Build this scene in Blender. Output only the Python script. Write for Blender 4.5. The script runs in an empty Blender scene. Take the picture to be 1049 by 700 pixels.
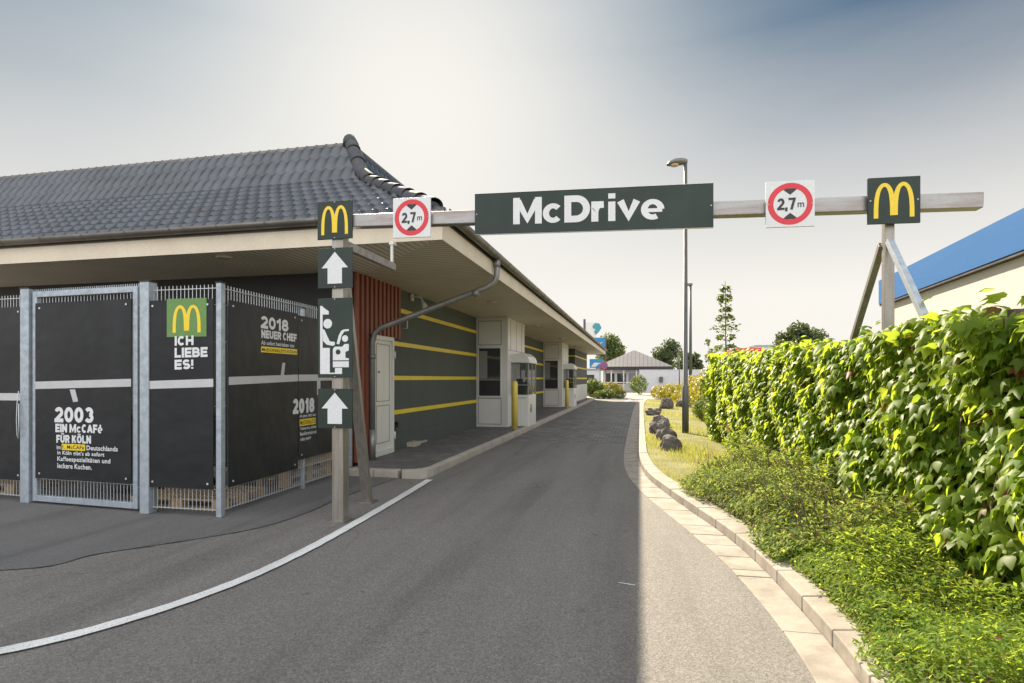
import bpy, bmesh, math, random
import numpy as np
from mathutils import Vector, Matrix, noise
random.seed(7); rng = np.random.default_rng(7)
R = math.radians
SC = bpy.context.scene
COL = SC.collection
ORG = {}                                   # world origin of every object built

# ------------------------------------------------------------------ materials
def newmat(name):
    m = bpy.data.materials.new(name); m.use_nodes = True
    nt = m.node_tree
    return m, nt, nt.nodes['Principled BSDF']
def N(nt, t, **kw):
    n = nt.nodes.new(t)
    for k, v in kw.items(): setattr(n, k, v)
    return n
def setin(n, **kw):
    for k, v in kw.items(): n.inputs[k.replace('_', ' ')].default_value = v
def rgba(c): return (c[0], c[1], c[2], 1)
def ramp(nt, fac, stops):
    r = N(nt, 'ShaderNodeValToRGB')
    e = r.color_ramp.elements
    while len(e) < len(stops): e.new(0.5)
    for i, (p, c) in enumerate(stops):
        e[i].position = p; e[i].color = rgba(c) if not isinstance(c, (int, float)) else (c, c, c, 1)
    nt.links.new(fac, r.inputs[0]); return r.outputs[0]
def noise_tex(nt, vec, scale, detail=3, rough=.55, dist=0):
    n = N(nt, 'ShaderNodeTexNoise'); n.inputs['Scale'].default_value = scale
    n.inputs['Detail'].default_value = detail; n.inputs['Roughness'].default_value = rough
    n.inputs['Distortion'].default_value = dist
    nt.links.new(vec, n.inputs['Vector']); return n.outputs['Fac']
def mixc(nt, fac, a, b, mode='MIX'):
    m = N(nt, 'ShaderNodeMix', data_type='RGBA', blend_type=mode)
    for s, v in ((m.inputs[0], fac), (m.inputs[6], a), (m.inputs[7], b)):
        if isinstance(v, bpy.types.NodeSocket): nt.links.new(v, s)
        elif isinstance(v, (int, float)): s.default_value = v
        else: s.default_value = rgba(v)
    return m.outputs[2]
def bump(nt, b, h, strength=.3, dist=.01):
    n = N(nt, 'ShaderNodeBump'); n.inputs['Strength'].default_value = strength
    n.inputs['Distance'].default_value = dist
    nt.links.new(h, n.inputs['Height']); nt.links.new(n.outputs[0], b.inputs['Normal'])
def mat(name, c, rough=.6, metal=0, var=.12, scale=3, fine=60, bmp=.05, spec=.5, coat=0):
    """painted / plain surface with soft blotches and fine grain"""
    m, nt, b = newmat(name)
    tc = N(nt, 'ShaderNodeTexCoord').outputs['Object']
    n1 = noise_tex(nt, tc, scale, 4, .6); n2 = noise_tex(nt, tc, fine, 2)
    lo = [max(0, x*(1-var)) for x in c]; hi = [min(1, x*(1+var)) for x in c]
    col = ramp(nt, n1, [(.3, lo), (.7, hi)])
    col = mixc(nt, .25, col, ramp(nt, n2, [(.35, [x*.8 for x in c]), (.65, [min(1, x*1.15) for x in c])]))
    nt.links.new(col, b.inputs['Base Color'])
    rr = ramp(nt, n1, [(.3, min(1, rough*1.15)), (.7, rough*.85)])
    nt.links.new(rr, b.inputs['Roughness'])
    b.inputs['Metallic'].default_value = metal
    b.inputs['Specular IOR Level'].default_value = spec
    b.inputs['Coat Weight'].default_value = coat
    if bmp: bump(nt, b, n2, bmp, .003)
    return m
def asphalt(name, c, patch, speck=.5, warm=0):
    m, nt, b = newmat(name)
    tc = N(nt, 'ShaderNodeTexCoord').outputs['Object']
    big = noise_tex(nt, tc, .35, 5, .6, .4); mid = noise_tex(nt, tc, 2.2, 4, .6)
    sp = N(nt, 'ShaderNodeTexVoronoi'); sp.inputs['Scale'].default_value = 105
    nt.links.new(tc, sp.inputs['Vector'])
    f = noise_tex(nt, tc, 120, 4, .75)
    col = ramp(nt, big, [(.32, [x*(1-patch) for x in c]), (.68, [x*(1+patch) for x in c])])
    col = mixc(nt, .4, col, ramp(nt, mid, [(.3, [x*.75 for x in c]), (.7, [x*1.25 for x in c])]))
    col = mixc(nt, speck, col, ramp(nt, sp.outputs['Color'], [(.15, [x*.35 for x in c]), (.5, c), (.9, [x*2.3 for x in c])]))
    col = mixc(nt, .35, col, ramp(nt, f, [(.35, [x*.4 for x in c]), (.65, [x*1.8 for x in c])]))
    mp = N(nt, 'ShaderNodeMapping'); nt.links.new(tc, mp.inputs[0]); mp.inputs['Scale'].default_value = (1.9, .16, 1)
    wear = noise_tex(nt, mp.outputs[0], 1.0, 5, .6, .3)                   # wheel tracks along the lane
    col = mixc(nt, 1, col, ramp(nt, wear, [(.3, .72), (.5, 1.0), (.7, 1.12)]), 'MULTIPLY')
    pit = noise_tex(nt, tc, 58, 2, .6)                                    # dark pits between the stones
    col = mixc(nt, ramp(nt, pit, [(.58, 0.0), (.66, .55)]), col, [x*.4 for x in c])
    spot = noise_tex(nt, tc, 5.5, 2, .5, .2)                              # oil drips
    col = mixc(nt, ramp(nt, spot, [(.70, 0.0), (.76, .45)]), col, [x*.35 for x in c])
    vc = N(nt, 'ShaderNodeTexVoronoi', feature='DISTANCE_TO_EDGE'); vc.inputs['Scale'].default_value = .42
    mw = N(nt, 'ShaderNodeVectorMath', operation='ADD'); nz = N(nt, 'ShaderNodeTexNoise'); nz.inputs['Scale'].default_value = 2.2; nz.inputs['Detail'].default_value = 5
    nt.links.new(tc, nz.inputs['Vector']); nt.links.new(tc, mw.inputs[0]); nt.links.new(nz.outputs['Color'], mw.inputs[1]); nt.links.new(mw.outputs[0], vc.inputs['Vector'])
    ck = ramp(nt, vc.outputs['Distance'], [(0.0, 1.0), (.0025, .8), (.006, 0.0)])
    ckm = mixc(nt, 1, ck, ramp(nt, noise_tex(nt, tc, .5, 2), [(.50, 0.0), (.62, .55)]), 'MULTIPLY')
    col = mixc(nt, ckm, col, [x*.3 for x in c])
    nt.links.new(col, b.inputs['Base Color'])
    b.inputs['Roughness'].default_value = .82; b.inputs['Specular IOR Level'].default_value = .4
    h = mixc(nt, .5, sp.outputs['Distance'], f)
    bump(nt, b, h, .55, .006)
    return m
def pavers(name, c, bw, bh, vary=.25):
    m, nt, b = newmat(name)
    tc = N(nt, 'ShaderNodeTexCoord').outputs['Object']
    br = N(nt, 'ShaderNodeTexBrick'); nt.links.new(tc, br.inputs['Vector'])
    setin(br, Scale=1, Mortar_Size=.010, Mortar_Smooth=.3, Brick_Width=bw, Row_Height=bh, Bias=0)
    br.inputs['Color1'].default_value = rgba([x*(1-vary) for x in c])
    br.inputs['Color2'].default_value = rgba([x*(1+vary) for x in c])
    br.inputs['Mortar'].default_value = rgba([x*.35 for x in c])
    n1 = noise_tex(nt, tc, .6, 5, .6); n2 = noise_tex(nt, tc, 70, 3)
    col = mixc(nt, .5, br.outputs['Color'], mixc(nt, 1, br.outputs['Color'], ramp(nt, n1, [(.3, .55), (.7, 1.0)]), 'MULTIPLY'))
    col = mixc(nt, .35, col, mixc(nt, 1, col, ramp(nt, n2, [(.35, .5), (.65, 1.0)]), 'MULTIPLY'))
    nt.links.new(col, b.inputs['Base Color']); b.inputs['Roughness'].default_value = .8
    bump(nt, b, mixc(nt, .3, br.outputs['Color'], n2), .3, .004)
    return m
def leafmat(name, c, tcol, trans=.5, rough=.4, var=.5, brown=None, spec=.5):
    m, nt, b = newmat(name)
    geo = N(nt, 'ShaderNodeNewGeometry')
    tc = N(nt, 'ShaderNodeTexCoord').outputs['Object']
    big = noise_tex(nt, tc, 1.3, 3)
    rnd = geo.outputs['Random Per Island']
    st = [(0, [x*(1-var) for x in c]), (.6, c), (1, [min(1, c[0]*(1+var*1.6)), min(1, c[1]*(1+var)), c[2]])]
    col = ramp(nt, rnd, st)
    tr = ramp(nt, rnd, [(0, [x*(1-var*.6) for x in tcol]), (.6, tcol), (1, [min(1, tcol[0]*(1+var)), min(1, tcol[1]*(1+var*.5)), tcol[2]])])
    warm = ramp(nt, big, [(.4, 0.0), (.7, .55)])
    col = mixc(nt, warm, col, [c[0]*1.7, c[1]*1.2, c[2]])
    if brown:
        fr = ramp(nt, rnd, [(.0, 1.0), (brown[1], 1.0), (min(1, brown[1]+.01), 0.0)])
        col = mixc(nt, fr, col, brown[0]); tr = mixc(nt, fr, tr, brown[0])
    nt.links.new(col, b.inputs['Base Color'])
    b.inputs['Roughness'].default_value = rough; b.inputs['Specular IOR Level'].default_value = spec
    t = N(nt, 'ShaderNodeBsdfTranslucent'); nt.links.new(tr, t.inputs[0])
    mx = N(nt, 'ShaderNodeMixShader'); mx.inputs[0].default_value = trans
    nt.links.new(b.outputs[0], mx.inputs[1]); nt.links.new(t.outputs[0], mx.inputs[2])
    nt.links.new(mx.outputs[0], nt.nodes['Material Output'].inputs[0])
    return m
def glassy(name, c, rough=.05, alpha_trans=.0):
    m, nt, b = newmat(name)
    b.inputs['Base Color'].default_value = rgba(c); b.inputs['Roughness'].default_value = rough
    b.inputs['Specular IOR Level'].default_value = .9
    if alpha_trans:
        t = N(nt, 'ShaderNodeBsdfTransparent'); mx = N(nt, 'ShaderNodeMixShader')
        mx.inputs[0].default_value = alpha_trans
        nt.links.new(b.outputs[0], mx.inputs[1]); nt.links.new(t.outputs[0], mx.inputs[2])
        nt.links.new(mx.outputs[0], nt.nodes['Material Output'].inputs[0])
    return m
def streaked(name, c, c2, axis_scale, rough=.6, metal=0, strength=.5):
    """weathering streaks stretched along one axis"""
    m, nt, b = newmat(name)
    tc = N(nt, 'ShaderNodeTexCoord').outputs['Object']
    mp = N(nt, 'ShaderNodeMapping'); nt.links.new(tc, mp.inputs[0])
    mp.inputs['Scale'].default_value = axis_scale
    n1 = noise_tex(nt, mp.outputs[0], 2.0, 5, .65); n2 = noise_tex(nt, tc, 45, 3)
    col = mixc(nt, ramp(nt, n1, [(.42, 0.0), (.72, strength)]), c, c2)
    col = mixc(nt, .25, col, mixc(nt, 1, col, ramp(nt, n2, [(.3, .6), (.7, 1.0)]), 'MULTIPLY'))
    nt.links.new(col, b.inputs['Base Color'])
    b.inputs['Roughness'].default_value = rough; b.inputs['Metallic'].default_value = metal
    bump(nt, b, n2, .08, .003)
    return m
def boards(name, c, axis, pitch, dark=.35, rough=.5):
    """tongue and groove boards: a dark groove every pitch along axis"""
    m, nt, b = newmat(name)
    tc = N(nt, 'ShaderNodeTexCoord').outputs['Object']
    sx = N(nt, 'ShaderNodeSeparateXYZ'); nt.links.new(tc, sx.inputs[0])
    dv = N(nt, 'ShaderNodeMath', operation='DIVIDE'); dv.inputs[1].default_value = pitch
    nt.links.new(sx.outputs[axis], dv.inputs[0])
    fr = N(nt, 'ShaderNodeMath', operation='FRACT'); nt.links.new(dv.outputs[0], fr.inputs[0])
    g = ramp(nt, fr.outputs[0], [(0, 0.0), (.13, 0.0), (.2, 1.0), (.94, 1.0), (1, 0.0)])
    n1 = noise_tex(nt, tc, 1.2, 4)
    col = mixc(nt, g, [x*dark for x in c], ramp(nt, n1, [(.3, [x*.9 for x in c]), (.7, [min(1, x*1.06) for x in c])]))
    nt.links.new(col, b.inputs['Base Color']); b.inputs['Roughness'].default_value = rough
    bump(nt, b, g, .5, .006)
    return m

M = {}
M['asphalt'] = asphalt('asphalt_drive', (.152, .141, .128), .22, .5)
M['asphalt_old'] = asphalt('asphalt_old_smooth', (.118, .114, .11), .3, .3)
M['asphalt_strip'] = asphalt('asphalt_patch_strip', (.135, .13, .124), .3, .4)
M['seam'] = mat('bitumen_seam', (.035, .034, .034), .5)
M['paver'] = pavers('concrete_pavers', (.18, .172, .16), .22, .16, .3)
M['paver_walk'] = pavers('pavement_slabs', (.15, .143, .136), .3, .3, .18)
M['yard'] = pavers('far_yard_paving', (.36, .33, .29), .4, .2, .1)
M['white_line'] = asphalt('road_paint', (.62, .62, .60), .1, .12)
M['concrete'] = streaked('kerb_concrete', (.33, .295, .25), (.16, .14, .11), (2, 2, 2), .85, 0, .8)
M['concrete_grey'] = streaked('grey_kerb_concrete', (.44, .40, .34), (.26, .235, .2), (1, 1, 1), .85, 0, .7)
M['soil'] = mat('soil', (.10, .08, .05), .95, 0, .4, 3, 40, .5)
M['turf'] = mat('dry_turf', (.17, .16, .05), .95, 0, .4, 1.2, 60, .6)
M['tile'] = mat('glazed_anthracite_tile', (.043, .048, .056), .25, 0, .5, 1.6, 30, .12, .8)
M['tile_cap'] = mat('glazed_cap_tile', (.085, .088, .094), .75, 0, .3, 4, 30, .1, .06)
M['cream'] = streaked('cream_fascia_paint', (.66, .58, .45), (.5, .43, .32), (1, 1, 1), .5)
M['soffit_x'] = boards('soffit_boards_front', (.78, .71, .6), 0, .11)
M['soffit_y'] = boards('soffit_boards_side', (.72, .64, .51), 1, .12)
M['gutter'] = mat('dark_gutter_metal', (.15, .14, .125), .42, .6, .3, 3, 40, .05)
M['pipe'] = mat('zinc_pipe', (.22, .215, .205), .45, .5, .25, 3, 40, .05)
M['green_wall'] = streaked('green_render', (.075, .088, .078), (.055, .065, .058), (1, 1, .3), .75)
M['stripe'] = mat('yellow_stripe', (.72, .55, .015), .45, 0, .08)
M['dark_wall'] = streaked('charcoal_wall', (.012, .012, .013), (.02, .019, .018), (1, 1, .2), .55)
M['slat'] = streaked('red_brown_timber', (.27, .085, .05), (.16, .05, .03), (8, 8, .6), .55)
M['slat_back'] = mat('dark_timber_back', (.05, .02, .014), .8)
M['white'] = mat('white_panel', (.62, .61, .58), .35, 0, .05, 2, 80, .01)
M['white_dirty'] = streaked('off_white_door', (.70, .69, .65), (.55, .53, .48), (6, 6, .7), .4)
M['groove'] = mat('panel_groove', (.2, .2, .19), .6)
M['glass'] = glassy('dark_window_glass', (.035, .038, .038), .04)
M['glass_clear'] = glassy('clear_booth_glass', (.05, .06, .055), .03, .65)
M['black'] = mat('black_plastic', (.018, .018, .02), .4)
M['grey_metal'] = mat('grey_metal', (.28, .28, .27), .4, .5)
M['galv'] = mat('galvanised_steel', (.33, .37, .41), .48, .45, .25, 14, 90, .06)
M['wire'] = mat('galvanised_wire', (.47, .49, .5), .45, .4, .15)
M['post_steel'] = streaked('brushed_sign_post', (.30, .28, .25), (.20, .165, .125), (14, 14, .8), .38, .6, .8)
M['beam_steel'] = streaked('weathered_beam', (.33, .325, .32), (.22, .145, .115), (.7, 6, 6), .4, .5, .9)
M['banner'] = mat('charcoal_banner', (.009, .010, .012), .5, 0, .25, 1.2, 50, .03, .3)
M['banner_side'] = mat('charcoal_banner_matt', (.013, .014, .016), .42, 0, .25, 1.2, 50, .03, .4)
M['sign_green'] = mat('dark_green_sign', (.016, .028, .022), .38, 0, .25, 2, 50, .01, .3)
M['logo_green'] = mat('leaf_green_print', (.09, .2, .04), .4, 0, .08)
M['logo_yellow'] = mat('golden_yellow_print', (.70, .50, .008), .35, 0, .04)
M['print_white'] = mat('white_print', (.58, .59, .60), .45, 0, .05)
M['print_grey'] = mat('pale_grey_print', (.42, .42, .43), .45, 0, .08)
M['print_black'] = mat('black_print', (.012, .012, .012), .45, 0, .05)
M['sign_red'] = mat('signal_red', (.55, .012, .025), .35, 0, .05)
M['sign_back'] = mat('sign_edge_aluminium', (.6, .6, .58), .4, .3)
M['bollard'] = mat('yellow_bollard_paint', (.66, .52, .10), .4, 0, .1, 5, 60, .03)
M['wood'] = streaked('pale_pallet_wood', (.42, .30, .17), (.26, .18, .1), (2, 8, 8), .8)
M['bin_green'] = mat('bin_green', (.03, .09, .05), .5)
M['rock'] = mat('dark_basalt', (.12, .106, .098), .9, 0, .5, 3.5, 25, .6)
M['lamp'] = mat('lamp_column_paint', (.085, .088, .085), .55, .1, .2, 2, 60, .1)
M['lamp_head'] = mat('lamp_head_grey', (.16, .15, .13), .45, .2)
M['diffuser'] = mat('lamp_diffuser', (.55, .42, .3), .3)
M['blue'] = streaked('blue_cladding', (.03, .125, .33), (.04, .145, .37), (.3, .3, 2), .7)
M['bwall'] = mat('pale_wall', (.5, .48, .45), .85, 0, .06, spec=.1)
M['beige'] = mat('beige_verge', (.45, .38, .30), .6, 0, .1)
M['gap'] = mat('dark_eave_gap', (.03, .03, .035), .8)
M['farwhite'] = mat('far_white_render', (.5, .5, .51), .8, 0, .05)
M['farroof'] = boards('ribbed_grey_roof', (.20, .19, .185), 0, .45, .6, .5)
M['red'] = mat('red_fascia', (.6, .02, .03), .5)
M['farblue'] = mat('blue_flag', (.03, .2, .42), .5)
M['teal'] = mat('teal_print', (.05, .25, .3), .5)
M['bark'] = mat('bark', (.10, .075, .05), .9, 0, .3, 8, 40, .5)
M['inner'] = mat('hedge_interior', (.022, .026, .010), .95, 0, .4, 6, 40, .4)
M['ivy'] = leafmat('creeper_leaf', (.125, .215, .028), (.46, .60, .045), .57, .45, .42, ((.2, .07, .03), .008), .22)
M['shrub'] = leafmat('olive_shrub_leaf', (.13, .20, .055), (.36, .46, .09), .5, .7, .45, ((.24, .13, .06), .07), .15)
M['cover'] = leafmat('bright_cover_leaf', (.12, .21, .04), (.40, .54, .06), .5, .7, .45, ((.2, .1, .04), .02), .15)
M['tree'] = leafmat('far_tree_leaf', (.075, .12, .035), (.2, .28, .05), .35, .5, .4)
M['tree_dark'] = leafmat('dark_tree_leaf', (.055, .09, .035), (.15, .2, .05), .3, .5, .4)
M['yellow_bush'] = leafmat('yellow_bush_leaf', (.28, .27, .03), (.5, .45, .03), .35, .5, .3)
M['green_bush'] = leafmat('green_bush_leaf', (.07, .12, .025), (.22, .3, .04), .35, .5, .4)
M['grass'] = leafmat('grass_blade', (.22, .27, .06), (.46, .52, .09), .45, .55, .4, ((.38, .3, .12), .25))

M['blue'].node_tree.nodes['Principled BSDF'].inputs['Specular IOR Level'].default_value = .08
def ripple(m):                                             # soft waves in the hung sheets
    nt = m.node_tree; b = nt.nodes['Principled BSDF']
    tc = N(nt, 'ShaderNodeTexCoord').outputs['Object']
    bp = N(nt, 'ShaderNodeBump'); bp.inputs['Strength'].default_value = .5; bp.inputs['Distance'].default_value = .05
    nt.links.new(noise_tex(nt, tc, 2.2, 2), bp.inputs['Height'])
    old = b.inputs['Normal'].links[0].from_socket; nt.links.new(old, bp.inputs['Normal']); nt.links.new(bp.outputs[0], b.inputs['Normal'])
ripple(M['banner']); ripple(M['banner_side'])
# ------------------------------------------------------------------ objects
def tag(o, label=None, cat=None, group=None, kind=None):
    if label: o['label'] = label
    if cat: o['category'] = cat
    if group: o['group'] = group
    if kind: o['kind'] = kind
    return o
def link(o, parent, org):
    COL.objects.link(o)
    org = Vector(org)
    if parent is not None:
        o.parent = parent; o.location = org - ORG[parent]
    else: o.location = org
    ORG[o] = org
    return o
def empty(name, loc, label, cat, group=None):
    o = bpy.data.objects.new(name, None); o.empty_display_size = .2
    link(o, None, loc); return tag(o, label, cat, group)
class MB:
    """collects shapes given in world metres; build() links them as one mesh object"""
    def __init__(s): s.v = []; s.f = []; s.sm = []; s.mi = []
    def add(s, vs, fs, smooth=False, mi=0):
        b = len(s.v); s.v += [tuple(v) for v in vs]
        for f in fs: s.f.append([i+b for i in f]); s.sm.append(smooth); s.mi.append(mi)
        return s
    def box(s, x0, x1, y0, y1, z0, z1, mi=0):
        v = [(x, y, z) for z in (z0, z1) for y in (y0, y1) for x in (x0, x1)]
        return s.add(v, [(0, 2, 3, 1), (4, 5, 7, 6), (0, 1, 5, 4), (2, 6, 7, 3), (0, 4, 6, 2), (1, 3, 7, 5)], mi=mi)
    def bar(s, a, b, w, h=None, up=(0, 0, 1), mi=0):
        h = w if h is None else h
        a, b = Vector(a), Vector(b); d = (b-a).normalized(); up = Vector(up)
        if abs(d.dot(up)) > .99: up = Vector((0, 1, 0))
        r = d.cross(up).normalized(); u = r.cross(d)
        v = [p + r*(i*w/2) + u*(j*h/2) for p in (a, b) for i, j in ((-1, -1), (1, -1), (1, 1), (-1, 1))]
        return s.add(v, [(3, 2, 1, 0), (4, 5, 6, 7), (0, 1, 5, 4), (1, 2, 6, 5), (2, 3, 7, 6), (3, 0, 4, 7)], mi=mi)
    def tube(s, pts, rad, n=12, cap=True, mi=0, smooth=True):
        pts = [Vector(p) for p in pts]
        if not isinstance(rad, (list, tuple)): rad = [rad]*len(pts)
        vs = []; ref = None
        for i, p in enumerate(pts):
            d = (pts[min(i+1, len(pts)-1)] - pts[max(i-1, 0)]).normalized()
            if ref is None: ref = Vector((0, 0, 1)) if abs(d.z) < .9 else Vector((1, 0, 0))
            r = d.cross(ref).normalized(); u = r.cross(d).normalized(); ref = u
            for k in range(n):
                a = 2*math.pi*k/n
                vs.append(p + (r*math.cos(a) + u*math.sin(a))*rad[i])
        fs = []
        for i in range(len(pts)-1):
            for k in range(n):
                k2 = (k+1) % n
                fs.append((i*n+k, i*n+k2, (i+1)*n+k2, (i+1)*n+k))
        s.add(vs, fs, smooth, mi)
        if cap:
            b = len(s.v) - len(vs)
            s.f.append([b+k for k in range(n)][::-1]); s.sm.append(False); s.mi.append(mi)
            s.f.append([b+(len(pts)-1)*n+k for k in range(n)]); s.sm.append(False); s.mi.append(mi)
        return s
    def build(s, name, m, parent=None, org=None, bevel=0, recalc=True):
        me = bpy.data.meshes.new(name)
        if org is None:
            if parent is not None: org = ORG[parent]
            else:
                xs, ys, zs = zip(*s.v); org = ((min(xs)+max(xs))/2, (min(ys)+max(ys))/2, min(zs))
        o_ = Vector(org)
        me.from_pydata([Vector(v)-o_ for v in s.v], [], s.f)
        me.polygons.foreach_set('use_smooth', s.sm)
        ms = m if isinstance(m, (list, tuple)) else [m]
        for x in ms: me.materials.append(x)
        me.polygons.foreach_set('material_index', s.mi)
        if recalc:
            bm = bmesh.new(); bm.from_mesh(me); bmesh.ops.recalc_face_normals(bm, faces=bm.faces)
            bm.to_mesh(me); bm.free()
        o = bpy.data.objects.new(name, me)
        link(o, parent, org)
        if bevel:
            b = o.modifiers.new('bevel', 'BEVEL'); b.width = bevel; b.segments = 2; b.limit_method = 'ANGLE'
        return o
class Frame:
    """a vertical board plane: u along r, v up, d out of the face"""
    def __init__(s, A, B, flip=False):
        s.A = Vector((A[0], A[1], 0)); s.r = (Vector((B[0], B[1], 0))-s.A).normalized()
        s.n = s.r.cross(Vector((0, 0, 1)))           # faces -Y when r = +X
        if flip: s.n = -s.n
    def p(s, u, v, d=0): return s.A + s.r*u + Vector((0, 0, v)) + s.n*d
    def box(s, mb, u0, u1, v0, v1, d0, d1, mi=0):
        c = [s.p(u, v, d) for v in (v0, v1) for d in (d0, d1) for u in (u0, u1)]
        return mb.add(c, [(0, 2, 3, 1), (4, 5, 7, 6), (0, 1, 5, 4), (2, 6, 7, 3), (0, 4, 6, 2), (1, 3, 7, 5)], mi=mi)
    def poly(s, mb, pts, d, th=.0015, mi=0):
        n = len(pts)
        a = [s.p(u, v, d+th) for u, v in pts]; b = [s.p(u, v, d) for u, v in pts]
        return mb.add(a+b, [list(range(n)), list(range(n, 2*n))[::-1]] +
                      [(i, n+i, n+(i+1) % n, (i+1) % n) for i in range(n)], mi=mi)
    def ring(s, mb, cu, cv, r0, r1, d, th=.0015, n=48):
        vs = []
        for k in range(n):
            a = 2*math.pi*k/n
            for r, dd in ((r0, d+th), (r1, d+th)): vs.append(s.p(cu+r*math.cos(a), cv+r*math.sin(a), dd))
        fs = [(2*k, 2*k+1, 2*((k+1) % n)+1, 2*((k+1) % n)) for k in range(n)]
        return mb.add(vs, fs)
    def disc(s, mb, cu, cv, r, d, th=.0015, n=32):
        return s.poly(mb, [(cu+r*math.cos(2*math.pi*k/n), cv+r*math.sin(2*math.pi*k/n)) for k in range(n)], d, th)
def text(fr, s, u0, u1, v0, v1, d, m, parent, name='lettering', bold=.035, slant=0):
    cu = bpy.data.curves.new(name, 'FONT'); cu.body = s; cu.size = 1; cu.offset = bold; cu.resolution_u = 3
    cu.space_character = 1.03 + bold*.8
    t = bpy.data.objects.new(name, cu); COL.objects.link(t)
    bpy.context.view_layer.update()
    me = bpy.data.meshes.new_from_object(t.evaluated_get(bpy.context.evaluated_depsgraph_get()))
    bpy.data.objects.remove(t); bpy.data.curves.remove(cu)
    xs = [v.co.x for v in me.vertices]; ys = [v.co.y for v in me.vertices]
    x0, x1, y0, y1 = min(xs), max(xs), min(ys), max(ys)
    org = ORG[parent]
    for v in me.vertices:
        a = (v.co.x-x0)/(x1-x0); b = (v.co.y-y0)/(y1-y0)
        v.co = fr.p(u0+(u1-u0)*a, v0+(v1-v0)*b + slant*a, d) - org
    me.materials.clear(); me.materials.append(m)
    o = bpy.data.objects.new(name, me); link(o, parent, org); return o

def arc(cx, cy, rx, ry, a0, a1, n=14):
    return [(cx+rx*math.cos(R(a0+(a1-a0)*k/n)), cy+ry*math.sin(R(a0+(a1-a0)*k/n))) for k in range(n+1)]
# heavy grotesque letters as centre lines in a unit box: (width, [(square ends?, points)...])
GL = {
 'M': (1.02, [(1, [(0, 0), (0, 1)]), (1, [(1, 0), (1, 1)]), (0, [(.06, 1.0), (.5, .10), (.94, 1.0)])]),
 'N': (.78, [(1, [(0, 0), (0, 1)]), (1, [(1, 0), (1, 1)]), (0, [(0, 1.08), (1, -.08)])]),
 'c': (.70, [(3, arc(.5, .33, .54, .36, 42, 318, 20))]), 'D': (.88, [(1, [(0, 0), (0, 1)]), (0, [(0, 1), (.45, 1)]+arc(.45, .5, .55, .5, 88, -88, 16)+[(.45, 0), (0, 0)])]),
 'r': (.50, [(1, [(0, 0), (0, .66)]), (0, [(0, .38)]+arc(.75, .30, .72, .36, 165, 80, 6)+[(1.15, .66)])]),
 'i': (.29, [(1, [(0, 0), (0, .62)]), (0, [(0, .93), (0, 1.18)])]),
 'v': (.74, [(0, [(-.04, .80), (.5, .04), (1.04, .80)])]),
 'e': (.74, [(3, arc(.5, .33, .54, .37, 0, 300, 22)), (2, [(.0, .29), (1.12, .29)])]),
 'I': (.24, [(1, [(0, 0), (0, 1)])]), 'C': (.76, [(0, arc(.5, .5, .5, .5, 45, 315, 22))]),
 'H': (.76, [(1, [(0, 0), (0, 1)]), (1, [(1, 0), (1, 1)]), (0, [(0, .5), (1, .5)])]),
 'L': (.62, [(1, [(0, 0), (0, 1)]), (1, [(0, 0), (1, 0)])]), 'E': (.66, [(1, [(0, 0), (0, 1)]), (1, [(0, 0), (1, 0)]), (1, [(0, 1), (1, 1)]), (1, [(0, .5), (.9, .5)])]),
 'F': (.62, [(1, [(0, 0), (0, 1)]), (1, [(0, 1), (1, 1)]), (1, [(0, .48), (.85, .48)])]),
 'B': (.74, [(1, [(0, 0), (0, 1)]), (0, [(0, 1), (.5, 1)]+arc(.55, .76, .36, .24, 88, -88, 8)+[(.5, .52), (0, .52)]), (0, [(.5, .52)]+arc(.6, .26, .40, .26, 88, -88, 8)+[(.5, 0), (0, 0)])]),
 'S': (.70, [(0, arc(.5, .74, .46, .26, 25, 255, 14)+arc(.5, .25, .5, .25, 75, -155, 14))]),
 'U': (.76, [(0, [(0, 1.12)]+[(0, .4)]+arc(.5, .4, .5, .4, 180, 360, 14)+[(1, 1.12)])]),
 'R': (.76, [(1, [(0, 0), (0, 1)]), (0, [(0, 1), (.5, 1)]+arc(.55, .73, .42, .27, 88, -88, 8)+[(.5, .46), (0, .46)]), (0, [(.55, .5), (1.0, -.12)])]),
 'K': (.76, [(1, [(0, 0), (0, 1)]), (0, [(.08, .38), (1.0, 1.12)]), (0, [(.35, .62), (1.04, -.12)])]),
 'O': (.82, [(0, arc(.5, .5, .5, .5, 0, 360, 26))]), 'A': (.80, [(0, [(-.08, -.12), (.5, 1.06)]), (0, [(1.08, -.12), (.5, 1.06)]), (0, [(.15, .25), (.85, .25)])]),
 '0': (.66, [(0, arc(.5, .5, .5, .5, 0, 360, 26))]), '1': (.46, [(1, [(.9, 0), (.9, 1)]), (0, [(.9, .95), (-.2, .72)])]),
 '2': (.66, [(0, arc(.5, .7, .47, .3, 165, -30, 14)+[(.0, .02)]), (1, [(0, 0), (1, 0)])]),
 '3': (.66, [(0, arc(.48, .75, .44, .25, 155, -80, 12)), (0, arc(.48, .27, .5, .27, 80, -155, 12))]),
 '8': (.68, [(0, arc(.5, .76, .42, .24, 0, 360, 20)), (0, arc(.5, .26, .5, .26, 0, 360, 22))]),
 '7': (.64, [(1, [(0, 1), (1, 1)]), (0, [(1, 1), (.35, -.12)])]),
 '!': (.24, [(0, [(0, 1.12), (0, .28)]), (0, [(0, .1), (0, -.13)])]), ',': (.24, [(0, [(.0, .12), (-.1, -.28)])]),
 ' ': (.22, []),
}
GL['Ö'] = (.82, GL['O'][1]+[(0, [(.26, 1.22), (.26, 1.42)]), (0, [(.74, 1.22), (.74, 1.42)])])
GL['Ü'] = (.76, GL['U'][1]+[(0, [(.22, 1.24), (.22, 1.44)]), (0, [(.78, 1.24), (.78, 1.44)])])
GL['é'] = (.70, GL['e'][1]+[(0, [(.4, .85), (.75, 1.1)])])
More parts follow.
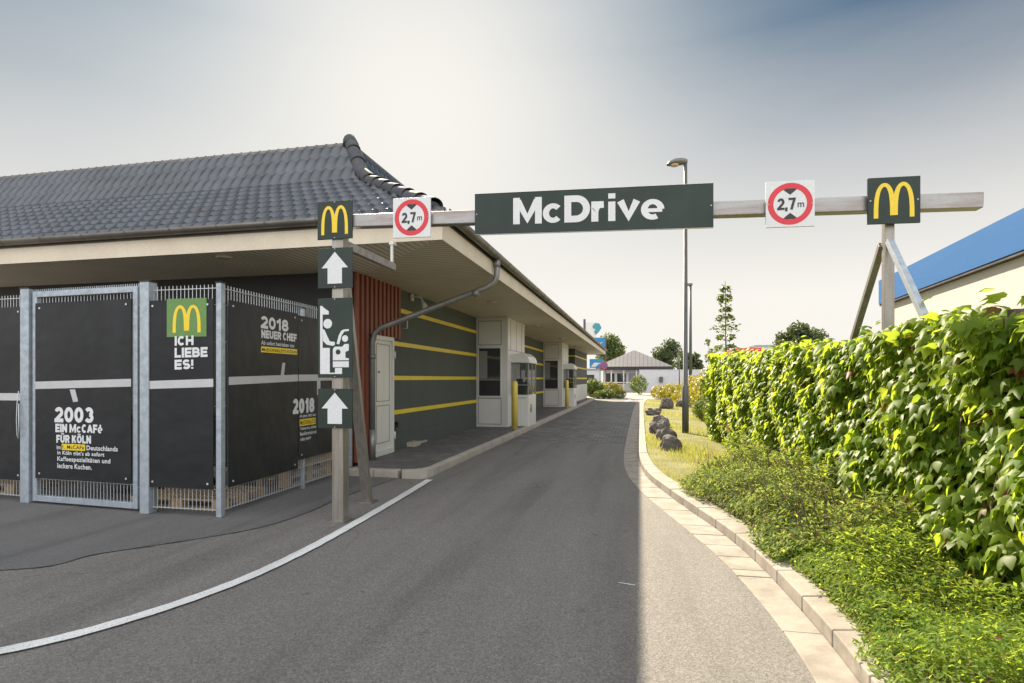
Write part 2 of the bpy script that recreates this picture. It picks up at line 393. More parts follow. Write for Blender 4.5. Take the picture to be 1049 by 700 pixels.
def block(fr, s, u0, u1, v0, v1, d, m, parent, w=.22, gap=.07, slant=0):
    """lettering built from thick strokes; v0..v1 is the cap height"""
    tot = sum(GL[c][0] for c in s) + gap*(len(s)-1); H = v1-v0; sx = (u1-u0)/tot
    org = ORG[parent]; out = []; cur = 0
    for c in s:
        W, strokes = GL[c]; mb = MB()
        for si, (sq, pts) in enumerate(strokes):
            ww = w
            w_ = w; half = w*H/2; hx = half*1.05
            P = [Vector((cur*sx + (hx + (W*sx-2*hx)*x if W > w+.05 else W*sx/2+x*H*.3), H*(w/2+(1-w)*y))) for x, y in pts]
            if sq == 2: half *= .55
            if sq == 3: half *= .76; hx *= .92
            closed = (P[0]-P[-1]).length < 1e-5 and len(P) > 4
            if sq == 1:
                a = (P[0]-P[1]).normalized(); P[0] = P[0]+Vector((a.x*hx, a.y*half)); a = (P[-1]-P[-2]).normalized(); P[-1] = P[-1]+Vector((a.x*hx, a.y*half))
            L_, R_ = [], []
            n = len(P)
            for k in range(n):
                if closed: p0, p2 = P[(k-1) % (n-1)], P[(k+1) % (n-1)]
                else: p0, p2 = P[max(k-1, 0)], P[min(k+1, n-1)]
                t0 = (P[k]-p0); t2 = (p2-P[k])
                t = (t0.normalized() if t0.length > 1e-9 else Vector((0, 0))) + (t2.normalized() if t2.length > 1e-9 else Vector((0, 0)))
                t.normalize(); nn = Vector((-t.y, t.x))
                ref = t2 if t2.length > 1e-9 else t0
                rn = Vector((-ref.y, ref.x)).normalized(); mit = min(1.5, 1/max(.5, abs(nn.dot(rn))))
                off = Vector((nn.x*hx, nn.y*half))*mit
                L_.append(P[k]+off); R_.append(P[k]-off)
            dd = d + si*.00025
            vs = [fr.p(u0+q.x, v0+q.y+slant*(q.x/(u1-u0)), dd) for pr in zip(L_, R_) for q in pr]
            mb.add(vs, [(2*k, 2*k+1, 2*k+3, 2*k+2) for k in range(n-1)])
        if mb.v: mb.build('letter', m, parent, recalc=False)
        cur += W+gap
def arches(fr, u0, u1, v0, v1, d, m, parent):
    """the two-arch emblem drawn as tapering strokes"""
    mb = MB(); W, H = u1-u0, v1-v0; n = 28
    for side in (0, 1):
        front = []
        for k in range(n+1):
            t = math.pi*(1-k/n)                                  # pi: outer foot, 0: centre foot
            cx = .27
            xo = cx + .27*math.cos(t); yo = math.sin(t)**.62
            foot = .115 if t > math.pi/2 else .135
            xi = cx + (.27-foot)*math.cos(t); yi = (math.sin(t)**.62)*.89
            if t < math.pi/2: yo = yo*.94+.06 if k == n else yo; xo = min(xo, .5)
            if k == n: yo = .07; yi = .07
            front.append(((xo, yo), (xi, yi)))
        vs = []
        for (xo, yo), (xi, yi) in front:
            if side: xo, xi = 1-xo, 1-xi
            vs += [fr.p(u0+W*xo, v0+H*yo, d), fr.p(u0+W*xi, v0+H*yi, d)]
        mb.add(vs, [(2*k, 2*k+1, 2*k+3, 2*k+2) for k in range(n)])
    return mb.build('arches_emblem', m, parent, recalc=False)

def mesh_np(name, V, F, m, parent=None, org=None):
    me = bpy.data.meshes.new(name)
    if org is None: org = ORG[parent] if parent is not None else (float(V[:, 0].mean()), float(V[:, 1].mean()), float(V[:, 2].min()))
    V = V - np.array(org)[None, :]
    me.vertices.add(len(V)); me.vertices.foreach_set('co', V.astype(np.float32).ravel())
    k = F.shape[1]
    me.loops.add(F.size); me.loops.foreach_set('vertex_index', F.astype(np.int32).ravel())
    me.polygons.add(len(F)); me.polygons.foreach_set('loop_start', np.arange(0, F.size, k, dtype=np.int32))
    me.update(calc_edges=True); me.validate()
    me.materials.append(m)
    o = bpy.data.objects.new(name, me); return link(o, parent, org)
IVY_V = np.array([(0, -.34, .13), (0, 0, 0), (.20, .10, -.02), (.44, -.06, -.03), (.60, -.55, -.16), (.25, -.50, .02), (.0, -1.12, -.22), (-.25, -.50, .02), (-.60, -.55, -.16), (-.44, -.06, -.03), (-.20, .10, -.02)])
IVY_V[:, 1] *= -1
IVY_F = np.array([(0, i, i+1) for i in range(1, 10)] + [(0, 10, 1)])
LEAF_V = np.array([(0, 0, 0), (.16, .4, .05), (0, 1, -.10), (-.16, .4, .05), (0, .4, -.01)])
LEAF_F = np.array([(0, 1, 4), (1, 2, 4), (2, 3, 4), (3, 0, 4)])
BR_V = np.array([(0, 0, 0), (.33, .4, .04), (0, 1, -.05), (-.33, .4, .04)]); BR_F = np.array([(0, 1, 2), (0, 2, 3)])
def unit(a): return a/np.maximum(np.linalg.norm(a, axis=1, keepdims=True), 1e-9)
def leaves(name, P, Nn, T, S, tv, tf, m, parent=None, org=None):
    Nn = unit(Nn); B = unit(np.cross(T, Nn)); T = unit(np.cross(Nn, B))
    n, k = len(P), len(tv)
    V = P[:, None, :] + S[:, None, None]*(tv[None, :, 0, None]*B[:, None, :] + tv[None, :, 1, None]*T[:, None, :] + tv[None, :, 2, None]*Nn[:, None, :])
    F = tf[None] + (np.arange(n)*k)[:, None, None]
    return mesh_np(name, V.reshape(-1, 3), F.reshape(-1, tf.shape[1]), m, parent, org)
def cloud(centres, radii, n, shell=.55):
    """leaf points in several uneven ellipsoid clumps, denser near their outside"""
    centres = np.array(centres, float); radii = np.array(radii, float)
    w = radii.prod(axis=1)**(2/3); idx = rng.choice(len(centres), n, p=w/w.sum())
    d = unit(rng.normal(size=(n, 3))); r = rng.uniform(shell, 1.0, n)**.7
    r *= 1 + .14*np.sin(d[:, 0]*7+idx) * np.cos(d[:, 2]*6+idx*2)
    return centres[idx] + d*radii[idx]*r[:, None], d

# ------------------------------------------------------------------ ground
def sheet(name, pts, z, m, kind='structure'):
    mb = MB(); mb.add([(x, y, z) for x, y in pts], [list(range(len(pts)))])
    o = mb.build(name, m, None, (0, 0, z), recalc=False)
    if o.data.polygons[0].normal.z < 0: o.data.flip_normals()
    return tag(o, kind=kind)
def smooth(pts, n=8):
    out = []
    P = [pts[0]]+list(pts)+[pts[-1]]
    for i in range(1, len(P)-2):
        for k in range(n):
            t = k/n
            out.append(tuple(.5*((2*P[i][j]) + (-P[i-1][j]+P[i+1][j])*t + (2*P[i-1][j]-5*P[i][j]+4*P[i+1][j]-P[i+2][j])*t*t
                       + (-P[i-1][j]+3*P[i][j]-3*P[i+1][j]+P[i+2][j])*t**3) for j in (0, 1)))
    out.append(tuple(pts[-1])); return out
sheet('ground', [(-400, -200), (400, -200), (400, 600), (-400, 600)], -.06, mat('distant_ground', (.2, .19, .15), .9))
INNER = smooth([(.86, -3), (.85, 1), (.85, 3.07), (.82, 3.8), (.74, 4.5), (.63, 5.15), (.42, 6.05), (.17, 7.1), (-.02, 8.0), (-.16, 8.9), (-.26, 10.2), (-.31, 12.4), (-.32, 17), (-.30, 25), (-.22, 33.2), (0, 41)])
MID = smooth([(1.08, -3), (1.08, 1), (1.06, 3.1), (1.03, 3.9), (.95, 4.8), (.82, 5.65), (.56, 6.75), (.33, 7.75), (.16, 8.6), (.05, 9.6), (.0, 10.8), (-.01, 12.4), (0, 17), (.02, 25), (.10, 33.2), (.35, 41)])
OUTER = smooth([(1.24, -3), (1.23, 1), (1.21, 3.15), (1.18, 4.0), (1.10, 5.0), (.98, 5.9), (.72, 7.0), (.49, 7.95), (.33, 8.75), (.21, 9.75), (.155, 10.9), (.14, 12.4), (.15, 17), (.18, 25), (.28, 33.2), (.6, 41)])
sheet('road', [(-40, -12), (.86, -12)] + INNER[:70] + [(-.31, 13.4), (-3.1, 13.4), (-3.1, 8.0), (-40, 8.0)], 0, M['asphalt'])
sheet('paved_lane', [(-3.1, 13.4), (-.31, 13.4)] + [p for p in INNER if p[1] > 13.45] + [(0, 41.5), (-3.1, 41.5)], -.004, M['paver'])
sheet('yard_paving', [(-60, 41.5), (60, 41.5), (60, 120), (-60, 120)], -.01, M['yard'])
SEAM = smooth([(-14, 1.7), (-7.5, 2.9), (-4.87, 3.48), (-4.51, 3.99), (-4.04, 4.55), (-3.72, 5.05), (-3.62, 5.7), (-3.66, 6.43), (-3.62, 7.2), (-3.55, 8.02)], 6)
sheet('forecourt_asphalt', [(-40, 8.02), (-40, 1.7)] + SEAM, .004, M['asphalt_old'])
mb = MB()
for (a, b) in zip(SEAM[:-1], SEAM[1:]):
    w = .003 + .010*random.random()**2
    d = Vector((b[0]-a[0], b[1]-a[1])).normalized(); n_ = Vector((-d.y, d.x))*w
    mb.add([(a[0]-n_.x, a[1]-n_.y, .0058), (b[0]-n_.x, b[1]-n_.y, .0058), (b[0]+n_.x, b[1]+n_.y, .0058), (a[0]+n_.x, a[1]+n_.y, .0058)], [(0, 1, 2, 3)])
tag(mb.build('asphalt_seam', M['seam'], None, (0, 0, 0), recalc=False), kind='structure')
LINE = smooth([(-7.5, 1.0), (-5.2, 1.45), (-4.2, 1.85), (-3.42, 2.43), (-3.08, 2.95), (-2.88, 3.65), (-2.83, 4.4), (-2.85, 5.2), (-2.92, 6.5), (-3.02, 7.95)], 8)
mb = MB()
vs = []
for i, p in enumerate(LINE):
    q = LINE[min(i+1, len(LINE)-1)]; o = LINE[max(i-1, 0)]
    d = Vector((q[0]-o[0], q[1]-o[1])).normalized(); n_ = Vector((-d.y, d.x))*(.052+.003*math.sin(i*2.3))
    vs += [(p[0]-n_.x, p[1]-n_.y, .013), (p[0]+n_.x, p[1]+n_.y, .013)]
mb.add(vs, [(2*i, 2*i+2, 2*i+3, 2*i+1) for i in range(len(LINE)-1)])
tag(mb.build('lane_marking', M['white_line'], None, (0, 0, .013), recalc=False), kind='structure')
mb = MB(); mb.add([(-.15, 4.25, .006), (-.03, 4.22, .006), (-.03, 4.235, .006), (-.15, 4.265, .006)], [(0, 1, 2, 3)])
mb.add([(-1.0, 38.6, .006), (-.75, 38.6, .006), (-.45, 41, .006), (-.7, 41, .006)], [(0, 1, 2, 3)])
tag(mb.build('lane_marking', M['white_line'], None, (0, 0, .006), recalc=False), kind='structure')

# kerb and gutter of single stones
def at_y(curve, y):
    for a, b in zip(curve[:-1], curve[1:]):
        if a[1] <= y <= b[1]:
            t = (y-a[1])/max(b[1]-a[1], 1e-6); return a[0]+(b[0]-a[0])*t
    return curve[-1][0]
def stones(mb, C0, C1, ys, z0, z1a, z1b, gap=.006):
    for i in range(len(ys)-1):
        ya, yb = ys[i]+gap, ys[i+1]-gap
        k = 4; vs = []
        j = random.uniform(-.003, .003)
        for q in range(k+1):
            y = ya+(yb-ya)*q/k
            x0, x1 = at_y(C0, y), at_y(C1, y)
            vs += [(x0, y, z0), (x1, y, z0), (x1, y, z1b+j), (x0, y, z1a+j)]
        fs = []
        for q in range(k):
            for e in range(4):
                fs.append((q*4+e, q*4+(e+1) % 4, (q+1)*4+(e+1) % 4, (q+1)*4+e))
        fs += [(0, 1, 2, 3), (k*4+3, k*4+2, k*4+1, k*4)]
        mb.add(vs, fs)
ys = [-3+.95*i for i in range(9)]; ys = [y for y in ys if y < 4.75] + [4.75]
while ys[-1] < 40.8: ys.append(ys[-1] + (.33 if ys[-1] < 10 else (1.0 if ys[-1] > 14 else .5)))
mb = MB(); stones(mb, [(x-.0, y) for x, y in INNER], [(x-.004, y) for x, y in MID], ys, -.05, .006, -.004+.012)
tag(mb.build('gutter_strip', M['concrete'], None, (0, 0, 0), bevel=.004), kind='structure')
ys2 = [-3+.5*i for i in range(88)]
mb = MB(); stones(mb, MID, OUTER, ys2, -.05, .10, .115, .005)
tag(mb.build('kerb', M['concrete'], None, (0, 0, 0), bevel=.008), kind='structure')
sheet('verge', [(1.2, -12)] + [(x-.01, y) for x, y in OUTER] + [(3, 42), (40, 42), (40, -12)], .085, M['turf'])

# pavement beside the wall
mb = MB(); X0 = -3.28
cor = [(X0, 8.55), (X0-.04, 8.4), (X0-.14, 8.3), (X0-.3, 8.24)]
top = [(X0, 41.5)] + cor + [(-4.44, 8.24), (-4.44, 8.9), (-4.64, 8.9), (-4.64, 41.5)]
n = len(top)
mb.add([(x, y, .1) for x, y in top], [list(range(n))[::-1]])
o = mb.build('pavement', M['paver_walk'], None, (0, 0, .1), recalc=False); tag(o, kind='structure')
if o.data.polygons[0].normal.z < 0: o.data.flip_normals()
def ksec(mb, path, w=.14, z1=.105):
    vs = []
    for i, p in enumerate(path):
        q = path[min(i+1, len(path)-1)]; o = path[max(i-1, 0)]
        d = Vector((q[0]-o[0], q[1]-o[1])).normalized(); nn = Vector((-d.y, d.x))
        a = Vector(p); b = a - nn*w
        vs += [(a.x, a.y, -.05), (a.x, a.y, z1), (b.x, b.y, z1-.005), (b.x-0*nn.x, b.y, -.05)]
    k = len(path)
    fs = [(4*i+e, 4*i+(e+1) % 4, 4*(i+1)+(e+1) % 4, 4*(i+1)+e) for i in range(k-1) for e in range(4)]
    fs += [(0, 1, 2, 3), (4*k-1, 4*k-2, 4*k-3, 4*k-4)]
    mb.add(vs, fs)
mb = MB()
y = 41.4
while y > 8.7:
    ksec(mb, [(X0+.002, y), (X0+.002, max(8.56, y-.99))][::1], -.14); y -= 1.0
ksec(mb, [(X0+.002, 8.545), (X0-.04, 8.4), (X0-.14, 8.3), (X0-.3, 8.24)], -.14)
x = X0-.31
while x > -4.4: ksec(mb, [(x, 8.24), (max(-4.44, x-.4), 8.24)], -.14); x -= .41
tag(mb.build('kerb', M['concrete_grey'], None, (0, 0, 0), bevel=.008), kind='structure')

# ------------------------------------------------------------------ restaurant
EX, EY, WX, WY, SOF, FAR = -2.45, 6.85, -4.65, 8.68, 3.28, 42.1
LX = -13.5
bld = empty('restaurant_building', (-4.65, 8.68, 0), 'long low restaurant with dark tiled roof and green wall striped in yellow', 'building')
mb = MB(); mb.box(LX, WX, WY, WY+.3, 0, SOF); mb.build('front_wall', M['dark_wall'], bld)
mb = MB(); mb.box(WX-.3, WX, 8.98, 42, 0, SOF); mb.build('side_wall', M['green_wall'], bld)
mb = MB(); mb.box(WX, -3.75, 34.0, 42, 1.12, SOF); mb.build('wing_wall', M['green_wall'], bld)
mb = MB(); mb.box(WX, -3.74, 33.99, 42, .09, 1.12); mb.build('wing_base', M['white'], bld)
mb = MB(); mb.box(LX, WX-.3, 41.7, 42, 0, SOF); mb.build('rear_wall', M['green_wall'], bld)
for z in (.80, 1.47, 2.14, 2.81):
    for (y0, y1, x) in ((10.62 if z > 2.3 else 10.14, 16.03, WX), (18.52, 27.95, WX), (30.42, 33.98, WX)):
        mb = MB(); mb.box(x+.001, x+.018, y0, y1, z, z+.085); mb.build('stripe', M['stripe'], bld)
    if z > 1:
        mb = MB(); mb.box(-3.749, -3.735, 34, 42, z, z+.085); mb.box(WX+.02, -3.735, 33.98, 33.999, z, z+.085); mb.build('stripe', M['stripe'], bld)
# faint plinth line
mb = MB(); mb.box(WX, WX+.02, 10.2, 16.0, .1, .42); mb.build('plinth', M['green_wall'], bld)
# timber slats at the corner
mb = MB()
mb.box(WX+.001, WX+.02, 8.68, 10.55, 2.28, SOF, 1); mb.box(WX+.001, WX+.02, 8.68, 9.26, .1, 2.28, 1)
y = 8.70
while y < 10.5:
    mb.box(WX+.02, WX+.07, y, y+.085, .1 if y < 9.2 else 2.28, SOF-.003); y += .17
for k in range(2): mb.box(WX-.17*k-.09, WX-.17*k, 8.61, 8.679, .0, SOF-.003)
mb.build('slat_cladding', [M['slat'], M['slat_back']], bld)
# white door
dr = MB().box(WX, WX+.05, 9.33, 10.12, .12, 2.24).build('door', M['white_dirty'], bld, bevel=.004)
mb = MB()
for (a, b, c, d) in ((9.30, 9.36, .1, 2.28), (10.09, 10.15, .1, 2.28), (9.361, 10.089, 2.2, 2.28), (9.361, 10.089, .1, .2)): mb.box(WX+.03, WX+.085, a, b, c, d)
mb.build('door_frame', M['white'], dr, bevel=.004)
mb = MB()
for (a, b) in ((.32, 1.0), (1.08, 2.12)):
    for (p, q, r_, s_) in ((9.45, 10.0, a, a+.012), (9.45, 10.0, b, b+.012), (9.45, 9.462, a+.012, b), (9.988, 10.0, a+.012, b)): mb.box(WX+.051, WX+.056, p, q, r_, s_)
mb.build('door_panel_moulding', M['groove'], dr)
for z in (.42, 1.95): MB().tube([(WX+.1, 10.14, z-.07), (WX+.1, 10.14, z+.07)], .02, 8).build('hinge', M['white'], dr)
MB().tube([(WX+.05, 9.55, 1.62), (WX+.07, 9.55, 1.62)], .022, 10).build('peephole', M['grey_metal'], dr)
mb = MB().box(WX+.02, WX+.05, 10.17, 10.2, .1, 2.3); mb.build('cable_duct', M['black'], bld)
mb = MB().box(WX+.001, WX+.1, 10.28, 10.4, .56, .66).box(WX+.02, WX+.07, 10.22, 10.28, .35, .6); mb.build('outdoor_socket', M['black'], bld)
mb = MB().box(WX+.001, WX+.18, 10.9, 11.25, .11, .2).box(WX+.02, WX+.08, 11.27, 11.9, .11, .15); mb.build('drain_outlet', M['concrete_grey'], bld)
# soffit, two mitred fields
mb = MB(); mb.add([(LX, EY, SOF), (EX, EY, SOF), (WX+.0, 9.05, SOF), (LX, 9.05, SOF)], [(0, 1, 2, 3)]); mb.build('soffit', M['soffit_x'], bld, recalc=False)
mb = MB(); mb.add([(EX, EY, SOF), (EX, FAR, SOF), (WX, FAR, SOF), (WX, 9.05, SOF)], [(0, 1, 2, 3)]); mb.build('soffit', M['soffit_y'], bld, recalc=False)
mb = MB(); mb.box(LX, EX, EY-.03, EY, SOF-.03, SOF+.2); mb.build('fascia', M['cream'], bld)
mb = MB(); mb.box(EX, EX+.03, EY-.03, FAR, SOF-.03, SOF+.2); mb.build('fascia', M['cream'], bld)
mb = MB(); mb.box(LX, EX, FAR, FAR+.03, SOF-.03, SOF+.2); mb.build('fascia', M['cream'], bld)
# lights in the soffit
for (x, y) in ((-5.9, 7.2), (-3.34, 12.8), (-3.36, 18.8), (-3.36, 25), (-3.36, 31)):
    f_ = MB().tube([(x, y, SOF-.03), (x, y, SOF-.002)], .11, 20).build('soffit_lamp', M['white'], bld)
    MB().tube([(x, y, SOF-.036), (x, y, SOF-.031)], .085, 20).build('diffuser', M['diffuser'], f_)
mb = MB().tube([(-4.6, 11.15, 3.2), (-4.42, 11.15, 3.18), (-4.38, 11.15, 3.08)], .018, 8).tube([(-4.40, 11.15, 3.1), (-4.32, 11.12, 2.98)], [.035, .06], 10)
mb.box(-4.64, -4.60, 11.1, 11.2, 3.12, 3.25); mb.build('wall_spotlight', M['white'], bld)
mb = MB().tube([(-4.62, 10.62, 2.5), (-4.5, 10.62, 2.5), (-4.5, 10.62, 2.75), (-4.5, 10.75, 2.75)], .012, 6); mb.build('wall_bracket', M['white'], bld)
# gutters
def gutter(a, b, out):
    mb = MB(); a, b = Vector(a), Vector(b); o_ = Vector(out); n = 9; vs = []
    for p in (a, b):
        for k in range(n):
            t = math.pi*k/(n-1)
            vs.append(p + o_*(.075-.075*math.cos(t)) - Vector((0, 0, 1))*.08*math.sin(t))
        for k in range(n-1, -1, -1):
            t = math.pi*k/(n-1)
            vs.append(p + o_*(.075-.070*math.cos(t)) - Vector((0, 0, 1))*(.075*math.sin(t)-.002))
    m_ = 2*n
    mb.add(vs, [(k, (k+1) % m_, m_+(k+1) % m_, m_+k) for k in range(m_)], True)
    L = (b-a).length; d = (b-a).normalized(); t = .4
    while t < L:
        c = a + d*t; vs = []
        for q in (c-d*.012, c+d*.012):
            for k in range(n):
                tt = math.pi*k/(n-1)
                vs.append(q + o_*(.075-.082*math.cos(tt)) - Vector((0, 0, 1))*(.087*math.sin(tt)-.004))
        mb.add(vs, [(k, k+1, n+k+1, n+k) for k in range(n-1)]); t += .75
    return mb.build('gutter', M['gutter'], bld, recalc=False)
GZ = 3.585
gutter((LX, EY-.034, GZ), (EX+.05, EY-.034, GZ), (0, -1, 0))
gutter((EX+.034, EY-.19, GZ), (EX+.034, FAR, GZ), (1, 0, 0))
mb = MB(); mb.box(LX, EX+.02, EY-.025, EY+.1, SOF+.2, GZ-.02); mb.box(EX-.1, EX+.02, EY+.1, FAR, SOF+.2, GZ-.02); mb.build('eave_board', M['gutter'], bld)
# rain pipe
pp = [(EX+.1, 9.36, 3.56), (EX+.1, 9.36, 3.24), (EX+.07, 9.35, 3.14), (EX-.06, 9.34, 3.05), (-4.35, 9.13, 2.38), (-4.47, 9.12, 2.28), (-4.51, 9.12, 2.12), (-4.51, 9.12, .12)]
mb = MB().tube(pp, .05, 14)
for (a, b) in (((EX+.1, 9.36, 3.5), (EX+.1, 9.36, 3.38)), ((-2.75, 9.3, 2.93), (-2.66, 9.31, 2.962)), ((-4.51, 9.12, 1.92), (-4.51, 9.12, 1.84)), ((-4.51, 9.12, .62), (-4.51, 9.12, .10))): mb.tube([a, b], .058, 14)
mb.build('rain_pipe', M['pipe'], bld)
# roof: courses of lapped wavy tiles
def prof(t):
    return 3.60 + (t*1.32/2.19 if t < 2.19 else 1.32 + (t-2.19)*.86/.51)
TT = 2.7
def roof_side(along0, along1, axis, lim0, lim1):
    """axis 0: slope facing -Y running in X; axis 1: slope facing +X running in Y"""
    courses = []
    t = -.06; step1, step2 = .281, .17
    while t < TT-.01:
        st = step1 if t < 2.1 else step2
        courses.append((t, min(t+st, TT))); t += st
    W = .20; K = 8; nseg = int(abs(along1-along0)/W)*K
    u = np.linspace(0, 1, nseg+1)*abs(along1-along0)
    wav = .046*(.5+.5*np.sin(2*np.pi*u/W))**1.4
    VV, FF, base = [], [], 0
    ci = 0
    for (a, b) in courses:
        rows = [(a, .034, 0), (a, .0, 1), (b+.012, .0, 0)]
        jit = rng.normal(0, .004, nseg//K+2).repeat(K)[:nseg+1]
        rr = []
        for (tt, lift, kind) in [(a, -.008, 0), (a, .052, 1), (b+.012, .0, 2)]:
            z = prof(max(tt, 0)) + (tt*.6 if tt < 0 else 0) + lift + (wav if kind else wav*.2) + (jit if kind == 1 else 0)
            if axis == 0:
                x = np.minimum(along0 + u, EX - max(tt, -.06)); y = np.full_like(x, EY + tt)
                # left of the hip only
                rr.append(np.stack([x, y, z+0*x], 1))
            else:
                y = np.maximum(along1 - u, EY + max(tt, -.06)); x = np.full_like(y, EX - tt)
                rr.append(np.stack([x, y, z+0*y], 1))
        n1 = nseg+1
        VV += rr
        for r_ in range(2):
            i0 = base + r_*n1 + np.arange(nseg)
            FF.append(np.stack([i0, i0+1, i0+1+n1, i0+n1], 1))
        base += 3*n1
    V = np.concatenate(VV); F = np.concatenate(FF)
    # drop the faces collapsed on the hip
    A = V[F]; area = np.linalg.norm(np.cross(A[:, 2]-A[:, 0], A[:, 3]-A[:, 1]), axis=1)
    F = F[area > 1e-6]
    if axis == 1: F = F[:, ::-1]
    return mesh_np('tile_slope', V, F, M['tile'], bld)
roof_side(LX, EX+.06, 0, 0, 0)
roof_side(EY-.06, FAR, 1, 0, 0)
mb = MB(); RZ = prof(TT)
mb.add([(LX, EY+TT, RZ-.05), (EX-TT, EY+TT, RZ-.05), (EX-TT, FAR, RZ-.05), (LX, FAR, RZ-.05)], [(0, 1, 2, 3)])
mb.add([(LX, EY, GZ-.05), (EX, EY, GZ-.05), (EX, FAR, GZ-.05), (LX, FAR, GZ-.05)], [(0, 1, 2, 3)])
mb.add([(EX, FAR+.01, 3.3), (EX, FAR+.01, GZ), (EX-2.19, FAR+.01, prof(2.19)-.04), (EX-TT, FAR+.01, RZ-.03), (LX, FAR+.01, RZ-.03), (LX, FAR+.01, 3.3)], [(0, 1, 2, 3, 4, 5)])
mb.build('roof_deck', M['gap'], bld, recalc=False)
mb = MB(); mb.box(LX, EX-TT-.02, EY+TT-.02, EY+TT+.1, RZ-.02, RZ+.035); mb.box(EX-TT-.1, EX-TT+.02, EY+TT+.1, FAR, RZ-.02, RZ+.035)
mb.build('ridge_flashing', M['gutter'], bld)
# hip caps, one lapped half-round tile after another
mb = MB()
def hp(t): return Vector((EX-t, EY+t, prof(t)+.02))
mb.tube([hp(q)+Vector((0, 0, -.02)) for q in (.16, .8, 1.5, 2.19, TT)], .098, 14)
t = .14
while t < TT:
    dt = .30 if t < 2.0 else .17
    a, b = hp(t), hp(min(t+dt+.05, TT+.03)); d = (b-a).normalized()
    r_ = Vector((1, 1, 0)).normalized(); u = r_.cross(d).normalized()
    if u.z < 0: u = -u
    n = 11; vs = []
    for p, rad, lf in ((a, .125, .022), (a+d*.03, .127, .022), (b, .112, 0.0)):
        for k in range(n):
            q = math.pi*(1.12*k/(n-1)-.06); vs.append(p + u*(lf+rad*math.sin(q)*.9) + r_*rad*math.cos(q))
    for p, rad, lf in ((a, .115, .026),):
        for k in range(n):
            q = math.pi*(1.12*k/(n-1)-.06); vs.append(p + u*(lf+rad*math.sin(q)*.9) + r_*rad*math.cos(q))
    fs = [(j*n+k, j*n+k+1, (j+1)*n+k+1, (j+1)*n+k) for j in (0, 1) for k in range(n-1)] + [(k, 3*n+k, 3*n+k+1, k+1) for k in range(n-1)]
    mb.add(vs, fs, True); t += dt
mb.tube([hp(TT)+Vector((0, 0, -.05)), hp(TT)+Vector((-.05, .05, .08)), hp(TT)+Vector((-.12, .12, .1))], [.15, .12, .05], 12)
mb.build('hip_cap', M['tile_cap'], bld)

